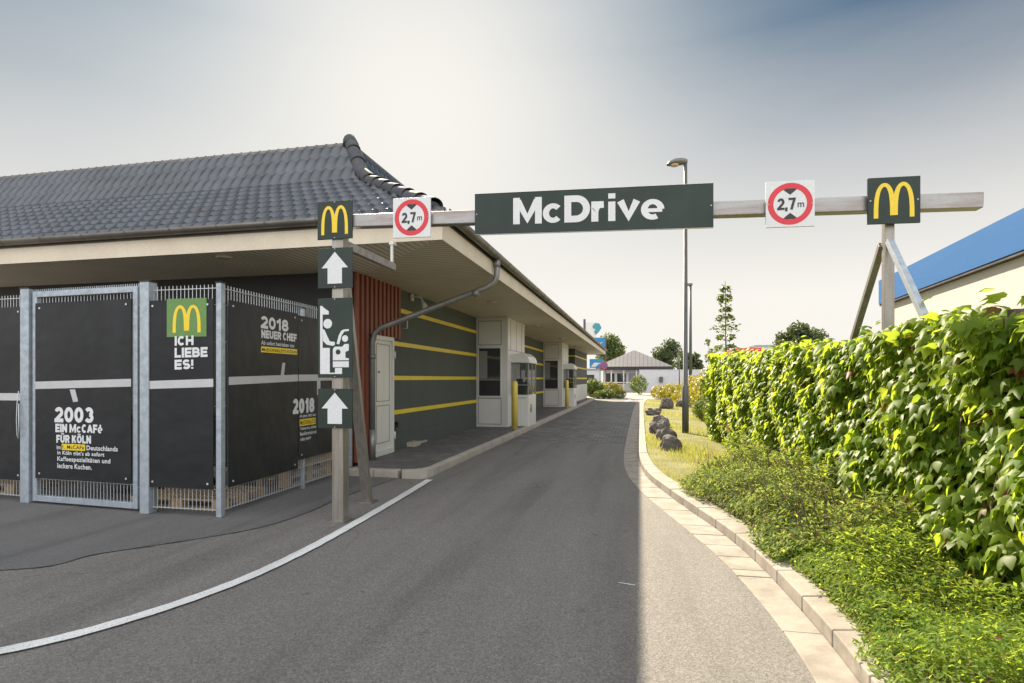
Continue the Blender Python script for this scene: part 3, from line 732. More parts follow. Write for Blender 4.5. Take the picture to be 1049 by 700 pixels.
# service bays
def bay(y0):
    x1 = -3.70; y1 = y0+2.45
    b = MB().box(WX+.001, x1, y0, y1, .1, SOF-.004).build('service_bay', M['white'], bld, bevel=.006)
    # camera-side window
    w = MB().box(WX+.09, x1-.22, y0-.012, y0-.003, 1.0, 2.38).build('window', M['glass'], b)
    mb = MB()
    for (a, c, d, e) in ((WX+.06, WX+.09, .97, 2.41), (x1-.22, x1-.19, .97, 2.41), (WX+.091, x1-.221, .97, 1.0), (WX+.091, x1-.221, 2.38, 2.41)): mb.box(a, c, y0-.025, y0-.003, d, e)
    mb.build('window_frame', M['white'], w)
    MB().box(WX+.1, WX+.34, y0-.0175, y0-.0125, 1.5, 2.3).build('reflection_strip', M['groove'], w)  # pale grey strip painting a reflection onto the window glass
    MB().box(WX+.091, x1-.221, y0-.022, y0-.0125, 1.452, 1.475).build('window_bar', M['grey_metal'], w)
    MB().box(WX+.1, x1-.23, y0-.02, y0-.0125, 1.02, 1.45).build('dark_lower_pane', M['black'], w)
    mb = MB()
    for (a, c, d, e) in ((WX+.06, x1-.19, .92, .94), (WX+.06, x1-.19, .17, .19), (WX+.06, WX+.075, .19, .92), (x1-.205, x1-.19, .19, .92), (WX+.06, x1-.19, 2.47, 2.49), (WX+.06, x1-.19, 3.16, 3.18), (WX+.06, WX+.075, 2.49, 3.16), (x1-.205, x1-.19, 2.49, 3.16)): MB().box(a, c, y0-.006, y0-.0005, d, e).build('panel_joint', M['groove'], b)
    mb = MB()
    for yy in (y0+.35, y0+1.15, y0+1.95): MB().box(x1+.0005, x1+.006, yy, yy+.015, 2.35, SOF-.05).build('panel_joint', M['groove'], b)
    mb.box(x1+.0005, x1+.006, y0+.05, y1-.05, 2.33, 2.345)
    mb.build('panel_joint', M['groove'], b)
    MB().box(x1-.001, x1+.035, y0+1.75, y0+2.35, 1.0, 2.2).build('window', M['glass'], b)
    # glazed serving booth
    ox, oy = -3.17, y0+.42; oy2 = y0+1.62
    k = MB().box(x1, ox, oy, oy2, .1, 1.02).build('serving_booth', M['white'], b, bevel=.01)
    mb = MB()
    top_ = [(x1, 2.2), (ox-.16, 2.26), (ox-.02, 2.15), (ox+.03, 2.02), (ox+.03, 1.96), (x1, 1.98)]
    n = len(top_)
    mb.add([(x, oy-.03, z) for x, z in top_]+[(x, oy2+.03, z) for x, z in top_], [list(range(n)), list(range(n, 2*n))[::-1]]+[(i, (i+1) % n, n+(i+1) % n, n+i) for i in range(n)])
    mb.build('booth_roof', M['white'], k, bevel=.006)
    mb = MB()
    for (x, y) in ((ox-.035, oy), (ox-.035, oy2-.035), (x1, oy), (ox-.035, (oy+oy2)/2)): MB().box(x, x+.035, y, y+.035, 1.02, 1.96).build('booth_post', M['grey_metal'], k)
    MB().box(x1+.035, ox-.036, oy, oy+.03, 1.3, 1.325).build('booth_rail', M['grey_metal'], k)
    mb = MB().box(x1+.035, ox-.036, oy+.012, oy+.018, 1.02, 1.96).box(ox-.018, ox-.012, oy+.036, oy2-.036, 1.02, 1.96)
    mb.build('booth_glass', M['glass_clear'], k)
    MB().box(x1+.08, ox-.1, oy+.2, oy+.5, 1.02, 1.22).box(x1+.12, x1+.3, oy+.2, oy+.3, 1.222, 1.5).build('card_terminal', M['black'], k)
    MB().box(x1+.05, ox-.12, oy+.8, oy+1.1, 1.02, 1.4).build('till', M['black'], k)
    MB().box(x1+.06, ox-.06, oy-.012, oy-.001, .93, .94).build('panel_joint', M['groove'], k)
    mb = MB(); mb.tube([(ox+.001, oy+.35, .62), (ox+.02, oy+.35, .62)], .13, 18)
    mb.build('vent_cover', M['grey_metal'], k)
bay(16.04); bay(27.96)
# aerial box on the gutter, bracket under eave
MB().box(-3.6, -3.2, 33.0, 33.3, 3.2, SOF-.003).build('junction_box', M['white'], bld)

# ------------------------------------------------------------------ gantry and its signs
BY = 5.47
def bz(x): return 3.052 - .0300*(x+0)          # centre height of the beam along x
gan = empty('height_gantry', (-3.07, BY, 0), 'weathered steel height gantry whose beam spans the drive on braced posts', 'gantry')
mb = MB(); a, b = (-3.12, BY, bz(-3.12)), (2.76, BY, bz(2.76)); mb.bar(a, b, .11, .13); mb.build('beam', M['beam_steel'], gan, bevel=.008)
MB().box(-3.135, -3.005, BY-.06, BY+.06, 0, 3.075).build('post', M['post_steel'], gan, bevel=.006)
MB().box(2.04, 2.115, BY-.035, BY+.04, 0.08, bz(2.06)-.077).build('post', M['post_steel'], gan, bevel=.006)
MB().bar((-3.07, 5.55, 2.55), (-3.22, 6.38, 0.02), .11, .09).build('brace', M['post_steel'], gan, bevel=.005)
MB().bar((2.05, 5.52, 2.66), (2.12, 6.5, 1.80), .055, .055).build('brace', M['post_steel'], gan, bevel=.004)
MB().bar((2.06, 5.40, 2.66), (2.13, 4.80, 1.80), .05, .05).build('brace', M['galv'], gan, bevel=.004)
MB().bar((-3.07, BY+.06, 2.93), (-3.07, 6.82, 2.93), .05, .09).build('stay_arm', M['beam_steel'], gan, bevel=.004)
MB().box(-3.085, -3.055, 6.74, 6.77, 2.975, 3.2).box(-3.1, -3.04, 6.73, 6.818, 3.2, 3.24).build('stay_hanger', M['white'], gan)
for (x0, x1, y0, y1, par) in ((-3.16, -2.98, BY-.085, BY+.095, None), (-3.30, -3.13, 6.29, 6.47, None)):
    MB().box(x0, x1, y0, y1, .002, .02).build('base_plate', M['post_steel'], gan)
SB = BY-.080                                   # back face of the boards on the beam
PB = BY-.066
def board(name, label, cat, x0, x1, z0, z1, m, y=SB, group=None, th=.02, tilt=0, edge=True):
    fr = Frame((x0, y), (x1, y)); W = x1-x0
    mb = MB()
    c = [fr.p(u, v + tilt*u, d) for v in (z0, z1) for d in (0, th) for u in (0, W)]
    mb.add(c, [(0, 2, 3, 1), (4, 5, 7, 6), (0, 1, 5, 4), (2, 6, 7, 3), (0, 4, 6, 2), (1, 3, 7, 5)])
    e = empty(name, ((x0+x1)/2, y, z0), label, cat, group)
    mb.build('panel', m, e, bevel=.002)
    mb = MB()
    for (u, v) in (((W*.5, z0+.012), (W*.5, z1-.012)) if W < .5 and z1-z0 < 1 and x1 < 0 and y == PB else ((.02, (z0+z1)/2), (W-.02, (z0+z1)/2+tilt*W))): fr.disc(MB(), u, v, .007, th, .004, 10).build('screw', M['grey_metal'], e)
    return e, fr, W
e, fr, W = board('drive_sign', 'wide dark green board reading McDrive in white letters on the beam', 'sign', -1.571, .646, 2.907, 3.303, M['sign_green'], tilt=-.0257)
block(fr, 'McDrive', .385, 1.79, 2.985, 3.238, .0215, M['print_white'], e, .245, .045, slant=-.036)
mb = MB()
for (v0, v1) in ((2.9045, 2.9065), (3.3035, 3.3065)):
    mb.add([fr.p(0, v0, 0), fr.p(W, v0-.057, 0), fr.p(W, v0-.057, .024), fr.p(0, v0, .024), fr.p(0, v1, 0), fr.p(W, v1-.057, 0), fr.p(W, v1-.057, .024), fr.p(0, v1, .024)], [(0, 1, 2, 3), (4, 5, 6, 7), (0, 1, 5, 4), (3, 2, 6, 7), (0, 3, 7, 4), (1, 2, 6, 5)])
mb.build('edge_trim', M['sign_back'], e)
def height_sign(x0, x1, zc, label):
    e, fr, W = board('height_limit_sign', label, 'sign', x0, x1, zc-.2, zc+.2, M['print_white'], group='height limit signs on the gantry beam', tilt=-.02)
    c = (W/2, zc-.004)
    mb = MB(); fr.ring(mb, c[0], c[1], .135, .182, .0215, 0); mb.build('red_ring', M['sign_red'], e, recalc=False)
    for s in (1, -1):
        mb = MB(); fr.poly(mb, [(c[0]-.055, c[1]+s*.124), (c[0]-.03, c[1]+s*.133), (c[0]+.03, c[1]+s*.133), (c[0]+.055, c[1]+s*.124), (c[0], c[1]+s*.078)], .0205, .001)
        mb.build('arrow_mark', M['print_black'], e)
    block(fr, '2,7', c[0]-.105, c[0]+.045, c[1]-.05, c[1]+.052, .0225, M['print_black'], e, .19, .05)
    text(fr, 'm', c[0]+.06, c[0]+.112, c[1]-.034, c[1]+.006, .0225, M['print_black'], e, bold=.01)
height_sign(-2.43, -2.03, 3.12, 'white 2,7 m height limit sign in red ring left of the wide green board')
height_sign(1.082, 1.475, 3.023, 'white 2,7 m height limit sign in red ring right of the wide green board')
e, fr, W = board('logo_sign', 'square dark board with yellow arches near the right end of the beam above braces', 'sign', 1.885, 2.28, 2.805, 3.195, M['sign_green'], group='square dark signs with yellow arches', tilt=-.02)
arches(fr, .045, W-.045, 2.85, 3.145, .0215, M['logo_yellow'], e)
e, fr, W = board('logo_sign', 'square dark board with yellow arches on top of the left post above the arrow sign', 'sign', -3.285, -2.89, 2.95, 3.345, M['sign_green'], PB, 'square dark signs with yellow arches')
arches(fr, .045, W-.045, 2.995, 3.295, .0215, M['logo_yellow'], e)
def arrow_sign(z0, z1, label):
    e, fr, W = board('arrow_sign', label, 'sign', -3.28, -2.89, z0, z1, M['sign_green'], PB, 'arrow signs on the left gantry post')
    H = z1-z0; c = W/2; mb = MB()
    fr.poly(mb, [(c-.082, z0+.11*H), (c+.082, z0+.11*H), (c+.082, z0+.50*H), (c+.15, z0+.50*H), (c, z0+.90*H), (c-.15, z0+.50*H), (c-.082, z0+.50*H)], .0205)
    mb.build('arrow', M['print_white'], e)
arrow_sign(2.44, 2.858, 'dark sign with white upward arrow between the yellow arches and the pictogram')
arrow_sign(.985, 1.395, 'dark sign with white upward arrow lowest on the left post below the pictogram')
e, fr, W = board('pictogram_sign', 'tall dark sign with white pictogram of a clerk serving a driver in a car', 'sign', -3.28, -2.89, 1.51, 2.337, M['sign_green'], PB)
def pc(x, y): return ((x-53)/274*W, 2.337-(y-46)/614*.827)
PIC = [[(72, 105), (92, 105), (92, 430), (72, 430)], [(92, 112), (142, 148), (142, 172), (92, 172)],
       [(92, 284), (108, 292), (130, 340), (150, 380), (190, 385), (192, 405), (175, 415), (125, 405), (95, 375)],
       [(72, 430), (150, 430), (150, 632), (72, 632)], [(150, 622), (192, 622), (192, 632), (150, 632)],
       [(192, 585), (248, 585), (248, 632), (192, 632)], [(175, 535), (302, 535), (302, 580), (175, 580)],
       [(175, 440), (190, 422), (250, 422), (268, 402), (302, 402), (302, 452), (275, 462), (275, 508), (302, 512), (302, 527), (175, 527)],
       [(205, 398), (222, 335), (240, 302), (262, 290), (302, 288), (302, 302), (266, 306), (246, 335), (225, 405)]]
mb = MB()
for P_ in PIC: fr.poly(mb, [pc(*q) for q in P_], .0205)
def dpc(x, y, r): fr.disc(mb, *pc(x, y), r*W/274, .0205)
dpc(133, 243, 35); dpc(272, 360, 24); mb.build('pictogram', M['print_white'], e)
mb = MB(); fr.disc(mb, *pc(217, 463), 19*W/274, .0225, .001); mb.build('pictogram_wheel', M['sign_green'], e)

# ------------------------------------------------------------------ wire fence, gate, banners
fn = empty('wire_fence', (-4.42, 5.34, 0), 'galvanised rod fence with square posts enclosing the yard at the building corner', 'fence')
def wires(mb, fr, u0, u1, z0, z1, step=.05, prong=.03, rails=(), double=True):
    u = u0+.02
    while u < u1:
        a, b = fr.p(u, z0, 0), fr.p(u, z1+prong, 0); mb.bar(a, b, .0055, .0055); u += step
    for z in rails:
        for d in ((-.006, .006) if double else (0,)): mb.bar(fr.p(u0, z, d), fr.p(u1, z, d), .007, .007)
A0, A1, B1, C0, S1 = (-9.4, 5.63), (-7.17, 5.48), (-5.34, 5.33), (-4.42, 5.34), (-4.5, 8.3)
F_left, F_gate, F_mid, F_side = Frame(A0, A1), Frame(A1, (-5.5, 5.38)), Frame(B1, C0), Frame(C0, S1)
for F, u0, u1 in ((F_left, 0, 2.16), (F_mid, .05, .87), (F_side, .05, 2.92)):
    mb = MB(); wires(mb, F, u0, u1, .06, 2.49, .05, .03, (.075, .3, .5, 1.2, 1.9, 2.3, 2.48)); mb.build('wire_panel', M['wire'], fn)
def post(p, w, h):
    pb = MB().box(p[0]-w/2, p[0]+w/2, p[1]-w/2, p[1]+w/2, .005, h).build('post', M['galv'], fn, bevel=.006)
    MB().box(p[0]-w/2-.004, p[0]+w/2+.004, p[1]-w/2-.004, p[1]+w/2+.004, h, h+.012).build('post_cap', M['black'], pb)
post(A0, .07, 2.55); post((-7.215, 5.485), .13, 2.58); post(B1, .12, 2.57); post(C0, .065, 2.53); post(S1, .065, 2.53); post((-4.46, 6.95), .05, 2.45)
gt = empty('yard_gate', (-6.3, 5.43, 0), 'galvanised steel framed gate between two thick posts', 'gate')
mb = MB()
G = F_gate
G.box(mb, .045, .115, .03, 2.545, -.03, .03); G.box(mb, 1.595, 1.665, .03, 2.545, -.03, .03); G.box(mb, .116, 1.594, 2.475, 2.545, -.03, .03); G.box(mb, .116, 1.594, .03, .1, -.03, .03)
mb.build('frame', M['galv'], gt, bevel=.005)
mb = MB(); wires(mb, G, .115, 1.595, .1, 2.47, .05, 0, (.3, 1.2, 2.2))
mb.build('wire_panel', M['wire'], gt)
mb = MB(); u = .07
while u < 1.66: mb.bar(G.p(u, 2.546, 0), G.p(u, 2.575, 0), .008, .008); u += .033
mb.build('comb_strip', M['galv'], gt)
for z in (.27, 2.32):
    MB().tube([G.p(1.665, z, 0), G.p(1.76, z, 0)], .014, 8).build('hinge', M['galv'], gt)
mb = MB().tube([G.p(-.09, 1.35, .09), G.p(-.1, 1.2, .1), G.p(-.11, 1.0, .1), G.p(-.1, .82, .1), G.p(-.08, .78, .1), G.p(-.07, .95, .1), G.p(-.08, 1.2, .095)], .006, 6)
tag(mb.build('hanging_rope', M['wire']), 'thin pale rope loop hanging beside the left gate post', 'rope')
def banner(F, u0, u1, z0, z1, label, m, d=.04, st=None):
    p = F.p((u0+u1)/2, z0, d)
    e = empty('banner_board', p, label, 'banner', 'charcoal advertising boards on the yard fence')
    mb = MB()                                         # slightly bowed sheet
    n = 8; vs = []
    for i in range(n+1):
        u = u0+(u1-u0)*i/n
        for z in (z0, z1):
            for dd in (d, d+.006): vs.append(F.p(u, z, dd))
    fs = []
    for i in range(n):
        q = 4*i
        fs += [(q+1, q+5, q+7, q+3), (q, q+2, q+6, q+4), (q, q+4, q+5, q+1), (q+2, q+3, q+7, q+6)]
    fs += [(0, 1, 3, 2), (4*n, 4*n+2, 4*n+3, 4*n+1)]
    mb.add(vs, fs); mb.build('sheet', m, e)
    mb = MB()
    for u in (u0+.07, u1-.07):
        for z in (z0+.06, z1-.06): F.disc(MB(), u, z, .012, d+.006, .006, 10).build('screw', M['wire'], e)
    if st: 
        mb = MB()
        for (a, b, c, dd) in st: F.poly(mb, [(a, b), (c, dd), (c, dd+.088), (a, b+.088)], d+.006, .0012)
        mb.build('white_band', M['print_grey'], e)
    return e
D = .0475
banner(F_left, .1, 2.14, .27, 2.37, 'blank charcoal board left of the gate crossed by a white band', M['banner'], st=[(.1, 1.23, 2.14, 1.235)])
e = banner(F_gate, .118, 1.592, .31, 2.40, 'charcoal board on the gate reading 2003 Ein McCafé für Köln', M['banner'], st=[(.118, 1.375, 1.592, 1.41)])
mb = MB(); F_gate.poly(mb, [(.67, 1.372), (.755, 1.374), (.80, 1.235), (.725, 1.225)], D-.001); mb.build('white_band', M['print_grey'], e)
gtext = [('2003', .43, 1.04, .985, 1.165, .05), ('EIN McCAFé', .445, 1.172, .868, .968, .04), ('FÜR KÖLN', .46, 1.0, .745, .838, .04)]
for s, a, b, c, d_, bo in gtext: block(F_gate, s, a, b, c, d_, D, M['print_white'], e, .25, .07, slant=.004)
text(F_gate, 'im', .465, .525, .668, .715, D, M['print_white'], e, bold=.02)
mb = MB(); F_gate.box(mb, .545, .91, .662, .735, D-.0005, D+.0005); mb.build('yellow_highlight', M['logo_yellow'], e)
text(F_gate, '1. McCAFé', .56, .895, .676, .722, D+.0012, M['print_black'], e, bold=.02)
for s, a, b, c, d_ in (('Deutschlands', .93, 1.40, .672, .728), ("in Köln gibt's ab sofort", .476, 1.20, .592, .655), ('Kaffeespezialitäten und', .476, 1.29, .515, .585), ('leckere Kuchen.', .476, 1.01, .446, .506)):
    text(F_gate, s, a, b, c, d_, D, M['print_white'], e, bold=.02)
e = banner(F_mid, .03, .868, .305, 2.36, 'narrow charcoal board with green arches square reading ICH LIEBE ES!', M['banner'], st=[(.03, 1.385, .868, 1.41)])
mb = MB(); F_mid.box(mb, .285, .785, 1.955, 2.372, D-.001, D+.0015); mb.build('green_square', M['logo_green'], e)
arches(F_mid, .36, .715, 2.0, 2.30, D+.0025, M['logo_yellow'], e)
for s, a, b, c, d_ in (('ICH', .385, .625, 1.858, 1.962), ('LIEBE', .385, .80, 1.728, 1.835), ('ES!', .385, .625, 1.598, 1.705)):
    block(F_mid, s, a, b, c, d_, D+.002, M['print_white'], e, .25, .06, slant=.006)
e = banner(F_side, .07, 1.42, .31, 2.36, 'charcoal side board nearest the fence corner reading 2018 NEUER CHEF', M['banner_side'], st=[(.07, 1.43, 1.42, 1.465)])
mb = MB(); F_side.poly(mb, [(1.03, 1.53), (1.10, 1.53), (1.13, 1.70), (1.07, 1.70)], D-.001); mb.build('white_band', M['print_grey'], e)
for s, a, b, c, d_ in (('2018', .63, 1.2, 2.10, 2.25), ('NEUER CHEF', .64, 1.39, 1.985, 2.085)): block(F_side, s, a, b, c, d_, D, M['print_white'], e, .25, .07)
text(F_side, 'Ab sofort betrieben von', .64, 1.33, 1.905, 1.955, D, M['print_white'], e, bold=.02)
mb = MB(); F_side.box(mb, .635, 1.40, 1.815, 1.885, D-.0005, D+.0005); mb.build('yellow_highlight', M['logo_yellow'], e)
text(F_side, 'McDONALD\'S KÖLN', .65, 1.385, 1.828, 1.874, D+.0012, M['print_black'], e, bold=.02)
e = banner(F_side, 1.44, 2.46, .42, 2.34, 'charcoal side board behind the left sign post with a second 2018', M['banner_side'], st=[(1.44, 1.465, 2.46, 1.475)])
mb = MB(); F_side.poly(mb, [(1.90, 1.47), (1.90, 1.27), (1.99, 1.27), (1.99, 1.47)], D-.001); mb.build('white_band', M['print_grey'], e)
block(F_side, '2018', 1.30, 1.83, 1.035, 1.235, D, M['print_white'], e, .25, .07)
text(F_side, "Ab jetzt gibt's bei", 1.46, 1.86, .968, 1.02, D, M['print_white'], e, bold=.02)
mb = MB(); F_side.box(mb, 1.46, 1.86, .865, .955, D-.0005, D+.0005); mb.build('yellow_highlight', M['logo_yellow'], e)
text(F_side, "McDONALD'S", 1.475, 1.845, .88, .94, D+.0012, M['print_black'], e, bold=.02)
for s, b, c, d_ in (('Tischservice, digitale', 1.88, .80, .85), ('Bestellterminals und', 1.88, .735, .785), ('vieles mehr!', 1.74, .665, .715)): text(F_side, s, 1.47, b, c, d_, D, M['print_white'], e, bold=.02)
# things kept behind the fence
def pallet(x, y, rz, label, z=.01):
    mb = MB(); r = Matrix.Rotation(rz, 3, 'Z')
    def bx(a, b, c, d, e_, f):
        m_ = MB().box(a, b, c, d, e_, f); mb.add([r @ Vector(v) + Vector((x, y, z)) for v in m_.v], m_.f)
    for k in range(3): bx(-.6, .6, -.4+k*.35, -.3+k*.35, 0, .02)
    for i in range(3):
        for k in range(3): bx(-.6+i*.525, -.45+i*.525, -.4+k*.35, -.3+k*.35, .021, .1)
    for k in range(5): bx(-.6, .6, -.4+k*.175, -.3+k*.175, .101, .121)
    return tag(mb.build('pallet', M['wood'], None, (x, y, z)), label, 'pallet', 'wooden pallets behind the fence')
pallet(-5.2, 5.95, .05, 'pale wooden pallet on the ground behind the narrow logo board')
pallet(-5.1, 7.5, 1.57, 'pale wooden pallet leaning row nearest the timber slats behind the side fence')
pallet(-5.1, 7.5, 1.57, 'upper pallet of the stack behind the side fence near the slats', .135)
pallet(-8.5, 6.2, .0, 'pale pallet behind the blank board left of the gate')
mb = MB().box(-4.62, -4.59, 7.1, 8.3, .26, .75); tag(mb.build('plywood_sheet', M['wood']), 'tan plywood sheet standing behind the end of the side fence', 'board')
for i, (x, lab) in enumerate(((-6.6, 'dark green wheeled waste container left behind the gate'), (-5.9, 'dark green wheeled waste container right behind the gate'))):
    c = empty('waste_container', (x, 6.4, 0), lab, 'waste bin', 'green waste containers behind the gate')
    mb = MB(); v = [(x-.25, 6.15, .12), (x+.25, 6.15, .12), (x+.25, 6.65, .12), (x-.25, 6.65, .12), (x-.3, 6.1, 1.0), (x+.3, 6.1, 1.0), (x+.3, 6.75, 1.0), (x-.3, 6.75, 1.0)]
    mb.add(v, [(0, 1, 2, 3), (4, 5, 6, 7), (0, 1, 5, 4), (1, 2, 6, 5), (2, 3, 7, 6), (3, 0, 4, 7)]); mb.build('body', M['bin_green'], c, bevel=.01)
    MB().box(x-.32, x+.32, 6.08, 6.78, 1.003, 1.06).build('lid', M['bin_green'], c, bevel=.02)
    for s in (-.24, .24): MB().tube([(x+s-.02, 6.62, .1), (x+s+.02, 6.62, .1)], .098, 14).build('wheel', M['black'], c)

# ------------------------------------------------------------------ bollards, lamps
def bollard(x, y, label):
    e = empty('bollard', (x, y, .1), label, 'bollard', 'yellow bollards by the service windows')
    MB().tube([(x, y, .1), (x, y, 1.36), (x, y, 1.41), (x, y, 1.435)], [.085, .085, .07, .03], 20).build('column', M['bollard'], e)
    MB().tube([(x, y, .101), (x, y, .115)], .12, 20).build('base_flange', M['grey_metal'], e)
bollard(-3.37, 15.45, 'yellow bollard in front of the nearer service bay')
bollard(-3.38, 27.2, 'yellow bollard in front of the farther service bay')
lp = empty('street_lamp', (1.17, 15.5, .085), 'tall grey lamp column standing in the grass beside the rocks', 'street lamp')
MB().tube([(1.17, 15.5, .085), (1.17, 15.5, 1.3), (1.17, 15.5, 1.32), (1.17, 15.5, 7.1)], [.085, .085, .06, .045], 16).build('pole', M['lamp'], lp)
mb = MB(); n = 14; vs = []
for k, (x, w, t_, bt) in enumerate([(1.22, .05, 7.20, 7.10), (1.16, .10, 7.23, 7.08), (1.05, .14, 7.25, 7.07), (.9, .15, 7.24, 7.07), (.78, .12, 7.20, 7.07), (.70, .05, 7.13, 7.08)]):
    for q in range(n):
        a = 2*math.pi*q/n; s_ = math.sin(a)
        vs.append((x, 15.5+w*math.cos(a), (t_+bt)/2 + (s_*(t_-bt)/2)))
mb.add(vs, [(k*n+q, k*n+(q+1) % n, (k+1)*n+(q+1) % n, (k+1)*n+q) for k in range(5) for q in range(n)] + [tuple(range(n)), tuple(range(5*n, 6*n))], True)
hd = mb.build('lamp_head', M['lamp_head'], lp)
MB().tube([(.9, 15.5, 7.055), (.9, 15.5, 7.085)], [.09, .12], 16).build('lamp_glass', M['diffuser'], hd)
def small_lamp(x, y, h, r, label):
    e = empty('street_lamp', (x, y, .08), label, 'street lamp')
    MB().tube([(x, y, .08), (x, y, h)], [r*1.3, r*.8], 12).build('pole', M['lamp'], e)
    MB().box(x-.28, x+.10, y-.12, y+.12, h, h+.12).build('lamp_head', M['lamp_head'], e, bevel=.03)
small_lamp(2.62, 31.3, 6.38, .07, 'thinner lamp column behind the tall one, flat box head')
small_lamp(4.1, 62.4, 4.1, .05, 'short distant lamp post in front of the white boundary wall')

# ------------------------------------------------------------------ rocks
def rock(x, y, sx, sy, sz, seed, label):
    bm = bmesh.new(); bmesh.ops.create_icosphere(bm, subdivisions=4, radius=1)
    o3 = Vector((seed*3.1, seed*1.7, seed))
    for v in bm.verts:
        p = v.co.copy(); k = 1 + (.20 if seed == 1 else .38)*noise.noise(p*1.1+o3) + (.08 if seed == 1 else .18)*noise.noise(p*2.9+o3) + .04*noise.noise(p*8+o3)
        p = p*k; p.z = max(p.z, -.45)
        q = abs(noise.noise(p*1.8+o3)); p *= 1-.15*q
        v.co = Vector((p.x*sx*.82, p.y*sy*.82, (p.z+.35)*sz*.80))
    me = bpy.data.meshes.new('rock'); bm.to_mesh(me); bm.free(); me.materials.append(M['rock'])
    o = bpy.data.objects.new('rock', me); link(o, None, (x, y, .08)); o.rotation_euler.z = seed
    return tag(o, label, 'rock', 'dark boulders along the verge')
rock(.60, 11.75, .27, .26, .30, 1, 'round dark boulder nearest the camera beside the kerb')
rock(.58, 13.3, .27, .28, .30, 2, 'dark boulder directly behind the nearest round one')
rock(.52, 15.2, .30, .30, .33, 3, 'large craggy boulder third from the camera')
rock(.58, 17.3, .32, .34, .33, 4, 'tallest craggy boulder at the back of the near group')
rock(.50, 22.8, .30, .30, .24, 5, 'small low boulder on the kerb between the near and far groups')
rock(.72, 24.2, .2, .2, .2, 8, 'smallest boulder touching the low one in the middle')
rock(1.25, 27.8, .40, .38, .5, 6, 'dark boulder left of the lamp column far along the verge')
rock(2.15, 29.5, .48, .4, .45, 7, 'dark boulder partly hidden behind the lamp column')

# ------------------------------------------------------------------ vegetation
def hedge_x(y): return 2.03 - .40*(y-1.5)/12.3
def hedge_h(y): return 1.88 + .05*np.sin(y*1.7) + .04*np.sin(y*4.1+1) + .004*(y-3)
hg = empty('creeper_hedge', (2.2, 7.5, .08), 'tall wall of large glossy creeper leaves along the right side of the drive', 'hedge')
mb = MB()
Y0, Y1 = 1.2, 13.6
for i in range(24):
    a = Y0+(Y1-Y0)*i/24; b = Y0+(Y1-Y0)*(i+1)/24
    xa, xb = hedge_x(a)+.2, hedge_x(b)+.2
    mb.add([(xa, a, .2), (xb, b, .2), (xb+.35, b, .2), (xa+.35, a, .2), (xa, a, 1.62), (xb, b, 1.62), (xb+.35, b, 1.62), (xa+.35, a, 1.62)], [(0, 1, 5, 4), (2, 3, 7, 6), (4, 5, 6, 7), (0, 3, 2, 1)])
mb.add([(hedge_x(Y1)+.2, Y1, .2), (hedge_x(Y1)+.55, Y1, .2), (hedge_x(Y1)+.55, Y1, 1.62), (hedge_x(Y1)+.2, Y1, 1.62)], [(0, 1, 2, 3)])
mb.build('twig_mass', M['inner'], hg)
mb = MB()
for i in range(7):
    y = 1.9+i*1.95; x = hedge_x(y)+.17
    mb.bar((x, y, .05), (x, y, 1.9), .06)
for k in range(60):
    y = random.uniform(1.6, 13.4); x = hedge_x(y)+.12+random.uniform(-.03, .04); z = .09; pts = [(x, y, z)]
    while z < 1.7:
        z += .22; y += random.uniform(-.07, .07); pts.append((x+random.uniform(-.04, .04), y, z))
    mb.tube(pts, [.012]+[.007]*(len(pts)-1), 5, False)
mb.build('support_and_stems', M['bark'], hg)
# face leaves
n = 21000
y = Y0 + (Y1-Y0)*rng.uniform(0, 1, n)**1.2
top = hedge_h(y)
z = .12 + (top-.12)*rng.uniform(0, 1, n)**.85
bul = .06*np.sin(y*2.3+z*2.1)*np.sin(z*3.2+y) + .04*np.sin(y*5.3-z*4.0)
depth = rng.uniform(0, 1, n)**1.6
x = hedge_x(y) + .02 - bul + depth*.22
keep = ~((z < .42) & (rng.uniform(0, 1, n) < (.5+.4*np.sin(y*3.1)))); 
gap = (np.sin(y*3.9+np.sin(z*5)) * np.sin(z*4.7+np.cos(y*2.7)*2)) > .9
keep &= ~(gap & (depth < .6))
P = np.stack([x, y, z], 1)[keep]; n = len(P)
Nn = np.stack([-.9+rng.normal(0, .35, n), rng.normal(.12, .6, n), .65+rng.normal(0, .5, n)], 1)
T = np.stack([-.30+rng.normal(0, .25, n), rng.normal(0, .42, n), -1+rng.normal(0, .25, n)], 1)
S = rng.uniform(.06, .118, n)*rng.choice([.65, 1, 1, 1.15], n)
Pa, Na, Ta, Sa = [P], [Nn], [T], [S]
# top and back leaves
n = 3200
y = rng.uniform(Y0, Y1+.15, n); w = rng.uniform(0, 1, n)
x = hedge_x(y) + .0 + w*.75; z = hedge_h(y) - .26*np.abs(w-.42)**1.5*2 + rng.uniform(-.14, .05, n) + .05*rng.uniform(0, 1, n)**8*3
back = rng.uniform(0, 1, n) < .3
x = np.where(back, hedge_x(y)+.72+rng.normal(0, .06, n), x); z = np.where(back, rng.uniform(.3, 2.0, n), z)
Pa.append(np.stack([x, y, z], 1)); Na.append(np.stack([np.where(back, 1, -.35)+rng.normal(0, .5, n), rng.normal(0, .45, n), 1+rng.normal(0, .35, n)], 1))
Ta.append(np.stack([np.where(w < .4, -1, .5)+rng.normal(0, .5, n), rng.normal(-.1, .7, n), rng.normal(-.45, .4, n)], 1)); Sa.append(rng.uniform(.06, .12, n))
